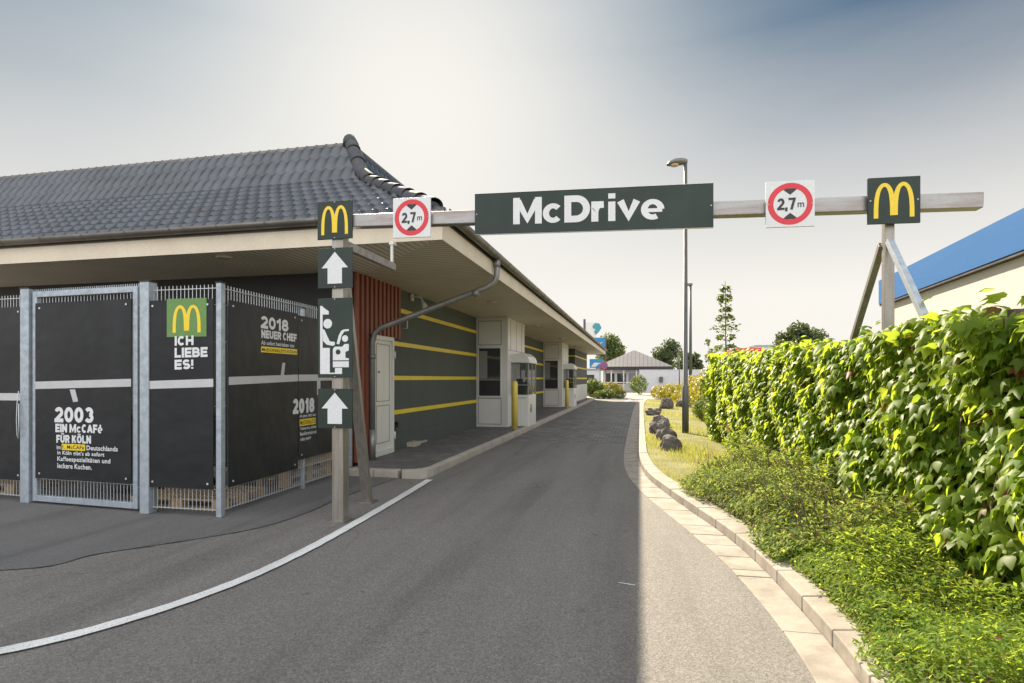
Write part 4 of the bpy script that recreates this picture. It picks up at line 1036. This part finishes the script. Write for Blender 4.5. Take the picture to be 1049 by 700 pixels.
# far end of the hedge
n = 900
z = rng.uniform(.1, 2.1, n); x = hedge_x(Y1)+rng.uniform(-.05, .75, n)
Pa.append(np.stack([x, Y1+rng.uniform(0, .35, n), z], 1)); Na.append(np.stack([-.4+rng.normal(0, .5, n), 1+rng.normal(0, .5, n), .4+rng.normal(0, .4, n)], 1))
Ta.append(np.stack([rng.normal(0, .5, n), rng.normal(0, .5, n), -1+0*z], 1)); Sa.append(rng.uniform(.07, .13, n))
leaves('foliage', np.concatenate(Pa), np.concatenate(Na), np.concatenate(Ta), np.concatenate(Sa), IVY_V, IVY_F, M['ivy'], hg)
# end growth reaching down at the hedge's far corner
n = 900; P, d = cloud([(1.72, 13.9, .75), (1.7, 14.1, 1.35), (1.75, 13.8, .45)], [(.3, .35, .5), (.3, .35, .5), (.25, .3, .35)], n, .3)
e = empty('creeper_bush', (1.72, 13.95, .08), 'upright dark leafy bush closing the far end of the creeper hedge', 'bush')
leaves('foliage', P, d + np.array([-.5, -.6, .4]) + rng.normal(0, .4, (n, 3)), np.stack([rng.normal(0, .4, n), rng.normal(0, .4, n), -np.ones(n)], 1), rng.uniform(.06, .12, n), IVY_V, IVY_F, M['ivy'], e)
MB().tube([(1.72, 13.95, .08), (1.7, 14, .7), (1.74, 13.95, 1.5)], [.03, .02, .01], 6).build('stem', M['bark'], e)

# low shrubs between kerb and hedge
def mound(y):
    return np.where(y < 10.6, 1, np.maximum(0, 1-(y-10.6)/.9))
def shrub_bed(name, y0, y1, hmax, n, lm, label, cat, smin, smax, lean=.14, kind=None):
    y = rng.uniform(y0, y1, n); t = rng.uniform(0, 1, n)
    if y1 > 8: k_ = y < 7.7+1.9*t + .2*np.sin(t*9); y, t = y[k_], t[k_]; n = len(y)
    xo = np.array([at_y(OUTER, float(q)) for q in y]); xi = hedge_x(y)+.12
    bump2 = .74+.28*np.sin(y*5.1+t*4)*np.sin(t*6+y*2)
    bulge = .10 + .10*np.sin(y*2.9) + .07*np.sin(y*6.1+2)
    xa = xo - .10*(bulge > .12) + .02 - .05
    x = xa + (xi-xa)*t
    edge = np.minimum(1, ((t+.04)/.28))**.55 * np.clip(np.minimum(y-y0, (7.7+1.9*t if y1 > 8 else y1)-y)/.5+.12, .05, 1)**.5
    bump_ = .75 + .14*np.sin(x*6+y*2.2) + .12*np.sin(y*4.3-x*3) + .1*np.sin(x*11+y*9)
    h = hmax*edge*bump_*bump2*(.92+.35*t)
    z = .085 + h*rng.uniform(0, 1, n)**.38
    P = np.stack([x + rng.normal(0, .02, n), y, z], 1)
    sl = np.stack([-(1-np.minimum(1, t/.3))*1.2 + rng.normal(0, .55, n), rng.normal(0, .6, n), 1+rng.normal(0, .3, n)], 1)
    T = np.stack([rng.normal(-.2, .7, n), rng.normal(0, .7, n), rng.normal(.7, .5, n)], 1)
    P0 = (float(P[:, 0].mean()), float(P[:, 1].mean()), .08)
    if kind:
        o = leaves(name, P, sl, T, rng.uniform(smin, smax, n), LEAF_V, LEAF_F, lm, None, P0); tag(o, kind=kind); return
    e = empty(name, P0, label, cat)
    leaves('foliage', P, sl, T, rng.uniform(smin, smax, n), LEAF_V, LEAF_F, lm, e)
    mb = MB()
    for k in range(int(90*(y1-y0)/4)):
        yy = random.uniform(y0+.2, 7.6); a = at_y(OUTER, yy)+.12; xx = random.uniform(a, hedge_x(yy))
        mb.tube([(xx, yy, .08), (xx+random.uniform(-.1, .05), yy+random.uniform(-.1, .1), .08+hmax*.45), (xx+random.uniform(-.2, .1), yy+random.uniform(-.2, .2), .08+hmax*random.uniform(.75, 1.0))], [.006, .004, .002], 4, False)
    mb.build('stems', M['bark'], e)
shrub_bed('spreading_shrub', 4.4, 9.7, .60, 34000, M['shrub'], 'olive green spreading shrub with reddish twigs between kerb and hedge', 'shrub', .035, .075)
shrub_bed('ground_cover', 1.2, 5.2, .42, 36000, M['cover'], '', '', .025, .055, kind='stuff')
mb = MB(); vs = []; k = 40
for i in range(k+1):
    y = 1.0+(7.9-1.0)*i/k; a = at_y(OUTER, y)+.06; b = hedge_x(y)+.15; h = (.06 if y < 5.6 else .16)
    vs += [(a, y, .086), (a+.2, y, .086+h), (b, y, .086+h)]
mb.add(vs, [(3*i+j, 3*i+j+1, 3*i+j+4, 3*i+j+3) for i in range(k) for j in (0, 1)])
tag(mb.build('leaf_litter', M['soil'], None, (1.6, 5, .08)), kind='stuff')
# grass
def blades(name, xs, ys_, z0, h, w):
    n = len(xs); a = rng.uniform(0, 2*np.pi, n)
    T = np.stack([rng.normal(0, .35, n), rng.normal(0, .35, n), np.ones(n)], 1)
    Nn = np.stack([np.cos(a), np.sin(a), np.zeros(n)], 1)
    tv = np.array([(-.5*w, 0, 0), (.5*w, 0, 0), (.25*w, .55, .02), (0, 1, .15), (-.25*w, .55, .02)])
    tf = np.array([(0, 1, 2), (0, 2, 4), (4, 2, 3)])
    o = leaves(name, np.stack([xs, ys_, np.full(n, z0)], 1), Nn, T, h, tv, tf, M['grass']); return tag(o, kind='stuff')
n = 34000
yy = 7.3 + 33*rng.uniform(0, 1, n)**1.7
xo = np.array([at_y(OUTER, float(q)) for q in yy])+.01
hx = np.where(yy < 13.8, hedge_x(yy)+.1, 3.4)
xx = xo + (hx-xo)*rng.uniform(0, 1, n)
blades('grass', xx, yy, .08, rng.uniform(.03, .10, n)*(1+.5*np.sin(xx*3+yy)), .10)
# ------------------------------------------------------------------ far planting
def bush(name, cs, rs, n, lm, size, label, cat='bush', shell=.6, z0=.08, group=None):
    P, d = cloud(cs, rs, n, shell); P[:, 2] = np.maximum(P[:, 2], z0)
    c = np.array(cs).mean(axis=0)
    e = empty(name, (c[0], c[1], z0), label, cat, group)
    leaves('foliage', P, d + rng.normal(0, .6, (n, 3)), rng.normal(0, 1, (n, 3)), rng.uniform(size*.6, size*1.3, n), BR_V, BR_F, lm, e)
    mb = MB()
    for k in range(6): mb.tube([(c[0], c[1], z0), tuple(P[rng.integers(n)]*.6 + np.array([c[0], c[1], z0+.3])*.4)], [.02, .008], 4, False)
    mb.build('stem', M['bark'], e); return e
bush('round_bush', [(-3.45, 44.6, .7), (-3.6, 44.8, .95), (-3.2, 44.5, .5)], [(.85, .8, .75), (.6, .6, .6), (.7, .6, .5)], 2600, M['green_bush'], .14, 'dark rounded bush at the far end of the restaurant wall')
bush('low_bush', [(-2.4, 43.0, .35), (-1.9, 42.9, .35), (-1.4, 43.0, .3), (-2.9, 42.9, .3)], [(.6, .5, .38), (.6, .5, .4), (.5, .5, .33), (.5, .4, .3)], 2200, M['green_bush'], .11, 'low green bush in front of the yellow one at the end of the drive')
bush('yellow_bush', [(-2.3, 45.3, .75), (-1.7, 45.2, .65)], [(.75, .6, .5), (.6, .5, .4)], 1600, M['yellow_bush'], .12, 'yellow green bush behind the low one at the end of the drive')
bush('clipped_ball_bush', [(-.1, 54.5, .95)], [(.85, .8, .9)], 1800, M['green_bush'], .13, 'clipped oval bush standing in front of the small pavilion')
bush('yellow_hedge', [(1.2, 40.6, .55), (1.9, 40.4, .6), (2.5, 40, .6), (1.9, 39.8, .4)], [(.5, .6, .5), (.6, .7, .55), (.6, .7, .6), (.7, .6, .4)], 2400, M['yellow_bush'], .12, 'yellow leaved low hedge behind the far boulders')
bush('yellow_hedge', [(2.6, 33.8, .45), (3.1, 34.2, .5), (2.3, 34.6, .4)], [(.5, .7, .4), (.6, .6, .5), (.5, .5, .4)], 1800, M['yellow_bush'], .11, 'yellow green shrub between the lamp column and the far boulders')
bush('side_bush', [(2.25, 20.5, .5), (2.15, 20.1, .45)], [(.5, .5, .48), (.4, .4, .35)], 1900, M['green_bush'], .08, 'small round green bush right of the lamp column by the grass')
bush('side_bush', [(2.5, 23.5, 1.0), (2.9, 24.5, 1.35), (2.6, 22.4, .75), (2.3, 25.5, 1.0)], [(.65, .9, .7), (.7, .8, .7), (.5, .7, .55), (.6, .8, .7)], 4200, M['yellow_bush'], .09, 'tall yellow green shrub mass behind the lamp column')
bush('side_bush', [(2.6, 17.6, 1.0), (2.9, 18.2, 1.6), (2.3, 17.0, .8)], [(.45, .7, .75), (.5, .6, .6), (.4, .5, .6)], 3000, M['green_bush'], .085, 'green bush joining the hedge end behind the grass verge')
def tree(name, x, y, base, cs, rs, n, lm, size, label, trunk=.14, shell=.35):
    e = empty(name, (x, y, 0), label, 'tree')
    P, d = cloud(cs, rs, n, shell)
    leaves('crown', P, d + rng.normal(0, .7, (n, 3)), rng.normal(0, 1, (n, 3)), rng.uniform(size*.6, size*1.4, n), BR_V, BR_F, lm, e)
    mb = MB(); zt = max(c[2] for c in cs)
    mb.tube([(x, y, -.05), (x+.1, y, zt*.4), (x, y, zt*.8), (x+.05, y, zt)], [trunk*1.3, trunk, trunk*.6, trunk*.2], 8)
    for c, r in zip(cs, rs):
        z1 = min(c[2]*.7, zt*.5)
        mb.tube([(x+.05, y, z1), (x*.45+c[0]*.55, y*.45+c[1]*.55, (z1+c[2])/2+.1), tuple(c)], [trunk*.45, trunk*.3, trunk*.08], 6, False)
    mb.build('trunk', M['bark'], e); return e
def blobs(x, y, z, w, h, k, r):
    cs, rs = [], []
    for i in range(k):
        a = random.uniform(0, 6.28); q = random.random()**.5; zz = random.uniform(-1, 1)
        m_ = math.sqrt(max(.1, 1-zz*zz))
        cs.append((x+w*q*m_*math.cos(a)*.8, y+w*q*m_*math.sin(a)*.8, z+zz*h*.8)); s_ = r*random.uniform(.6, 1.2); rs.append((s_, s_, s_*.8))
    return cs, rs
cs, rs = blobs(-4.1, 80, 5.2, 2.0, 2.3, 15, 1.0); tree('broad_tree', -4.1, 80, 0, cs, rs, 3400, M['tree'], .36, 'loose olive tree rising behind the pavilion beside the blue flags')
cs, rs = blobs(3.7, 74, 4.4, 1.9, 1.9, 14, .9); tree('broad_tree', 3.7, 74, 0, cs, rs, 3200, M['tree_dark'], .3, 'dense green tree behind the white wall left of the thin lamp')
cs, rs = blobs(6.0, 70, 3.2, 1.7, 1.6, 12, .8); tree('broad_tree', 6.0, 70, 0, cs, rs, 2600, M['tree_dark'], .3, 'lower green tree behind the white wall right of the thin lamp')
cs, rs = blobs(11.1, 43.5, 4.1, 2.1, 1.3, 22, .7); tree('broad_tree', 11.1, 43.5, 0, cs, rs, 5500, M['tree_dark'], .2, 'rounded dark green tree top showing above the creeper hedge')
# slender young tree
sx, sy = 2.62, 18.9
e = empty('slender_tree', (sx, sy, .08), 'slender young tree with sparse leaves in tiers rising above the hedge', 'tree')
n = 850; t = rng.uniform(0, 1, n)**1.35; zz = 1.3 + 3.1*t
tier = np.round(zz/.31)*.31; zz = zz*.6+tier*.4
rad = (.50*np.clip(1.05-t, 0, 1)**.75+.03)*(1+.35*np.sin(zz*6.5))*rng.uniform(.15, 1, n)**.6; a = rng.uniform(0, 6.28, n)
P = np.stack([sx+rad*np.cos(a), sy+rad*np.sin(a), zz + rng.normal(0, .03, n)], 1)
leaves('crown', P, np.stack([rng.normal(0, .6, n), rng.normal(0, .6, n), np.ones(n)], 1), np.stack([np.cos(a), np.sin(a), -.4+0*a], 1), rng.uniform(.06, .12, n), IVY_V, IVY_F, M['green_bush'], e)
mb = MB().tube([(sx, sy, .08), (sx+.03, sy, 2), (sx, sy, 4.55)], [.04, .025, .008], 8)
for k in range(26):
    z = 1.3+3*k/26; a = k*2.4; r_ = .55*(1-(z-1.3)/3.2)+.04
    mb.tube([(sx, sy, z), (sx+r_*math.cos(a), sy+r_*math.sin(a), z+.1)], [.009, .003], 4, False)
mb.build('trunk', M['bark'], e)
n = 160
e = empty('sapling', (2.3, 19.8, .08), 'small leafy sapling left of the slender young tree', 'tree')
P, d = cloud([(2.28, 19.8, 2.2), (2.45, 19.8, 1.8), (2.2, 19.8, 2.7)], [(.2, .2, .3), (.3, .3, .3), (.1, .1, .15)], n, .2)
leaves('crown', P, d+rng.normal(0, .5, (n, 3)), rng.normal(0, 1, (n, 3)), rng.uniform(.07, .12, n), IVY_V, IVY_F, M['green_bush'], e)
MB().tube([(2.3, 19.8, .08), (2.3, 19.8, 1.4), (2.22, 19.8, 2.8)], [.02, .012, .005], 6).build('trunk', M['bark'], e)

# ------------------------------------------------------------------ far buildings
pv = empty('pavilion', (0, 69, 0), 'small pavilion with ribbed grey hipped roof behind the white boundary wall', 'building')
ax, ay, hw, hd_ = -.6, 69.5, 4.3, 3.6
MB().add([(ax-hw, ay-hd_, 2.86), (ax+hw, ay-hd_, 2.86), (ax+hw, ay+hd_, 2.86), (ax-hw, ay+hd_, 2.86), (ax-.12, ay, 4.85), (ax+.12, ay, 4.85)],
         [(0, 1, 5, 4), (1, 2, 5), (2, 3, 4, 5), (3, 0, 4)]).build('roof', M['farroof'], pv)
MB().box(ax-hw+.02, ax+hw-.02, ay-hd_+.02, ay+hd_-.02, 2.5, 2.855).build('roof_edge', M['gap'], pv)
MB().box(ax-hw+.8, ax+hw-.8, ay-hd_+1.0, ay+hd_-.8, 0, 2.49).build('wall', M['farwhite'], pv)
for x in (-3.2, -1.9, -.6): MB().box(ax+x, ax+x+1.0, ay-hd_+.96, ay-hd_+.997, .9, 2.1).build('window', M['glass'], pv)
mb = MB()
for x in (-3.9, -2.6, -1.2, .2, 1.6, 3.4): mb.box(ax+x, ax+x+.12, ay-hd_+.3, ay-hd_+.42, 0, 2.49)
mb.box(ax-3.9, ax+3.4, ay-hd_+.3, ay-hd_+.36, 1.0, 1.1); mb.build('veranda_frame', M['white'], pv)
w = MB().box(.0, 9.5, 64.3, 64.55, 0, 2.42).box(-.02, 9.52, 64.27, 64.58, 2.42, 2.48)
tag(w.build('boundary_wall', M['farwhite']), 'white rendered boundary wall at the end of the yard', 'wall')
tag(MB().box(2.1, 2.5, 64.05, 64.25, 1.1, 1.7).build('meter_box', M['lamp'], bevel=.02), 'small dark box fixed on the white boundary wall', 'box')
k = empty('white_garage', (-7, 62, 0), 'low white flat roofed building between restaurant and pavilion', 'building')
MB().box(-9.5, -4.1, 60, 63, 0, 2.4).build('wall', M['farwhite'], k); MB().box(-9.6, -4.0, 59.9, 63.1, 2.4, 2.55).build('roof', M['grey_metal'], k)
MB().box(-5.6, -4.6, 59.96, 59.998, .9, 1.9).build('window', M['glass'], k)
# blue flags and round sign
f1 = empty('advertising_flag', (-3.0, 48.5, 0), 'tall pole at the restaurant end carrying two blue panels and a white board', 'sign')
MB().tube([(-2.75, 48.45, 0), (-2.75, 48.45, 5.4)], .04, 8).build('pole', M['lamp'], f1)
MB().box(-4.0, -2.78, 48.42, 48.45, 4.2, 4.95).build('blue_panel', M['farblue'], f1)
MB().box(-4.1, -3.0, 48.42, 48.45, 2.4, 3.15).build('blue_panel', M['farblue'], f1)
mb = MB(); fr = Frame((-4.0, 48.415), (-2.8, 48.415)); fr.poly(mb, [(.1, 4.3), (.5, 4.5), (.8, 4.42), (1.1, 4.6), (.8, 4.5), (.5, 4.58)], .001); fr.poly(mb, [(.0, 2.5), (.4, 2.5), (.7, 2.75), (.9, 2.8), (.3, 2.85)], .001); mb.build('panel_print', M['print_white'], f1)
f2 = empty('mast_sign', (-4.56, 50.2, 0), 'grey mast with white and teal board above the restaurant roof end', 'sign')
MB().box(-4.78, -4.6, 50.1, 50.3, 0, 6.7).build('mast', M['lamp'], f2)
MB().box(-4.58, -3.7, 50.15, 50.2, 4.9, 6.4).build('white_board', M['white'], f2)
mb = MB(); fr = Frame((-4.0, 50.14), (-3.2, 50.14)); fr.poly(mb, [(.0, 6.1), (.25, 6.35), (.6, 6.3), (.8, 5.9), (.55, 5.55), (.3, 5.3), (.15, 5.6), (.3, 5.8), (.05, 5.9)], .001, .03); mb.build('teal_shape', M['teal'], f2)
rs_ = empty('no_stopping_sign', (-2.72, 45.4, 0), 'round blue sign with red rim and cross behind the bushes', 'sign')
MB().tube([(-2.72, 45.4, 0), (-2.72, 45.4, 2.9)], .03, 8).build('pole', M['grey_metal'], rs_)
fr = Frame((-3.1, 45.36), (-2.3, 45.36))
mb = MB(); fr.disc(mb, .38, 2.52, .30, 0, .01); mb.build('disc', M['farblue'], rs_)
mb = MB(); fr.ring(mb, .38, 2.52, .23, .30, .012, 0)
fr.poly(mb, [(.19, 2.68), (.22, 2.71), (.57, 2.36), (.54, 2.33)], .0125, .001); fr.poly(mb, [(.54, 2.71), (.57, 2.68), (.22, 2.33), (.19, 2.36)], .0145, .001); mb.build('red_cross', M['sign_red'], rs_, recalc=False)
# shop with blue fascia on the right
sh = empty('blue_trimmed_shop', (12.5, 19, 0), 'large pale shop hall with broad blue fascia band above the hedge', 'building')
FB = Frame((9.6, 2.5), (11.8, 32.2)); FB.n = Vector((-FB.r.y, FB.r.x, 0))
Ls = (Vector((11.8, 32.2)) - Vector((9.6, 2.5))).length
mb = MB(); FB.box(mb, 0, Ls-.3, 0, 5.2, -10, -.25); mb.build('wall', M['bwall'], sh)
mb = MB(); FB.box(mb, 0, Ls, 5.24, 6.44, -.24, 0); mb.box(11.82, 20, 31.9, 32.1, 5.24, 6.44); mb.build('blue_fascia', M['blue'], sh)
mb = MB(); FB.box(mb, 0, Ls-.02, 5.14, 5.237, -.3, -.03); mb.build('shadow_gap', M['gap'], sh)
mb = MB()
c = [FB.p(u, v, d) for (u, v) in ((0, 8.3), (Ls-12.0, 6.45), (Ls-12, 6.2), (0, 6.2)) for d in (-.9, -9.8)]
mb.add(c, [(0, 2, 4, 6), (1, 3, 5, 7), (0, 1, 3, 2), (4, 5, 7, 6), (0, 1, 7, 6)]); mb.build('roof', M['gap'], sh)
mb = MB()
c = [FB.p(u, v, d) for (u, v) in ((0, 8.62), (Ls-11.0, 6.62), (Ls-11, 6.46), (0, 8.34)) for d in (-.75, -9.9)]
mb.add(c, [(0, 2, 4, 6), (1, 3, 5, 7), (0, 1, 3, 2), (4, 5, 7, 6), (0, 1, 7, 6), (2, 3, 5, 4)]); mb.build('roof_verge', M['beige'], sh)
rd = empty('red_fascia_shop', (11.5, 66, 0), 'distant flat building with red fascia peeping over the hedge', 'building')
MB().box(10.0, 12.6, 64.2, 70, 0, 3.9).build('wall', M['farwhite'], rd); MB().box(9.9, 12.7, 64, 70.1, 3.9, 4.7).build('red_band', M['red'], rd, bevel=.02)
gb = empty('grey_box_building', (15.5, 78, 0), 'distant grey flat roofed block right of the red fascia', 'building')
MB().box(13.9, 17.6, 75, 82, 0, 5.4).build('wall', M['farwhite'], gb); MB().box(13.8, 17.7, 74.9, 82.1, 5.4, 5.62).build('roof', M['grey_metal'], gb)

# ------------------------------------------------------------------ camera, light, sky
cam = bpy.data.cameras.new('camera'); co = bpy.data.objects.new('camera', cam); COL.objects.link(co)
cam.sensor_width = 36; cam.lens = 585/1049*36; cam.shift_y = 38/1049; cam.clip_end = 2000; cam.clip_start = .05
co.location = (0, 0, 1.5); co.rotation_euler = (math.pi/2, 0, math.atan(130.5/585))
SC.camera = co
AZ, EL = R(26.5), R(35)
sun = bpy.data.lights.new('sun', 'SUN'); so = bpy.data.objects.new('sun', sun); COL.objects.link(so)
sun.energy = 5.0; sun.angle = R(.6); sun.color = (1, .86, .66)
S = Vector((-math.sin(AZ)*math.cos(EL), math.cos(AZ)*math.cos(EL), math.sin(EL)))
so.rotation_euler = S.to_track_quat('Z', 'Y').to_euler()
wd = bpy.data.worlds.new('World'); SC.world = wd; wd.use_nodes = True; nt = wd.node_tree
sk = nt.nodes.new('ShaderNodeTexSky'); sk.sky_type = 'NISHITA'; sk.sun_disc = False
sk.sun_elevation = EL; sk.sun_rotation = -AZ; sk.air_density = 1.0; sk.dust_density = 3.0; sk.ozone_density = 1.0; sk.altitude = 50
bg = nt.nodes['Background']
def vm(op, a, b=None):
    n = nt.nodes.new('ShaderNodeVectorMath'); n.operation = op
    for k, v in ((0, a), (1, b)):
        if v is None: continue
        if isinstance(v, bpy.types.NodeSocket): nt.links.new(v, n.inputs[k])
        else: n.inputs[k].default_value = v
    return n
def fm(op, a, b=0.0, clamp=False):
    n = nt.nodes.new('ShaderNodeMath'); n.operation = op; n.use_clamp = clamp
    for k, v in ((0, a), (1, b)):
        if isinstance(v, bpy.types.NodeSocket): nt.links.new(v, n.inputs[k])
        else: n.inputs[k].default_value = v
    return n.outputs[0]
# thin high haze evens out the glow round the sun
raw = sk.outputs[0]
CC = (4.0, 4.2, 4.6)
den = vm('ADD', raw, CC).outputs[0]
num = vm('MULTIPLY', raw, CC).outputs[0]
soft = vm('DIVIDE', num, den).outputs[0]
dirn = nt.nodes.new('ShaderNodeTexCoord').outputs['Generated']
sep = nt.nodes.new('ShaderNodeSeparateXYZ'); nt.links.new(dirn, sep.inputs[0]); dz = sep.outputs[2]
up = fm('MAXIMUM', dz, 0.0)
hz_ = fm('SUBTRACT', 1.0, fm('DIVIDE', fm('MAXIMUM', fm('SUBTRACT', up, .13), 0.0), .36), True)
hz_ = fm('POWER', hz_, .8)
GA, GE = R(22), R(25)
gd = vm('DOT_PRODUCT', dirn, (-math.sin(GA)*math.cos(GE), math.cos(GA)*math.cos(GE), math.sin(GE))).outputs['Value']
glow = fm('POWER', fm('MAXIMUM', gd, 0.0), 13.0)
cl = nt.nodes.new('ShaderNodeTexNoise'); cl.inputs['Scale'].default_value = 1.5; cl.inputs['Detail'].default_value = 5
mpn = nt.nodes.new('ShaderNodeMapping'); mpn.inputs['Scale'].default_value = (1, 1, 4.5); nt.links.new(dirn, mpn.inputs[0]); nt.links.new(mpn.outputs[0], cl.inputs['Vector'])
veil = fm('ADD', fm('MULTIPLY', cl.outputs['Fac'], .5), -.25)
keep_ = fm('MULTIPLY', fm('SUBTRACT', 1.0, hz_, True), fm('SUBTRACT', 1.0, fm('MULTIPLY', glow, .97), True))
keep_ = fm('SUBTRACT', keep_, fm('MULTIPLY', veil, fm('MULTIPLY', keep_, 1.0)), True)
hf = fm('SUBTRACT', 1.0, keep_, True)
deep = vm('MULTIPLY', soft, (.105, .225, .33)).outputs[0]
col1 = mixc(nt, hf, deep, (3.10, 2.99, 2.78))
# sky behind the viewer brightened as an added, unseen fill light
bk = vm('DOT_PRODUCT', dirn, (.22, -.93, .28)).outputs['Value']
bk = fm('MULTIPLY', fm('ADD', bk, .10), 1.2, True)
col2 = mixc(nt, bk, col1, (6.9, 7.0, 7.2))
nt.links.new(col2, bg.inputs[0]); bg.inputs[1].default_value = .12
vs_ = SC.view_settings; vs_.view_transform = 'Standard'; vs_.look = 'None'; vs_.gamma = 1; vs_.use_curve_mapping = False; vs_.exposure = 1.38
SC.render.engine = 'CYCLES'
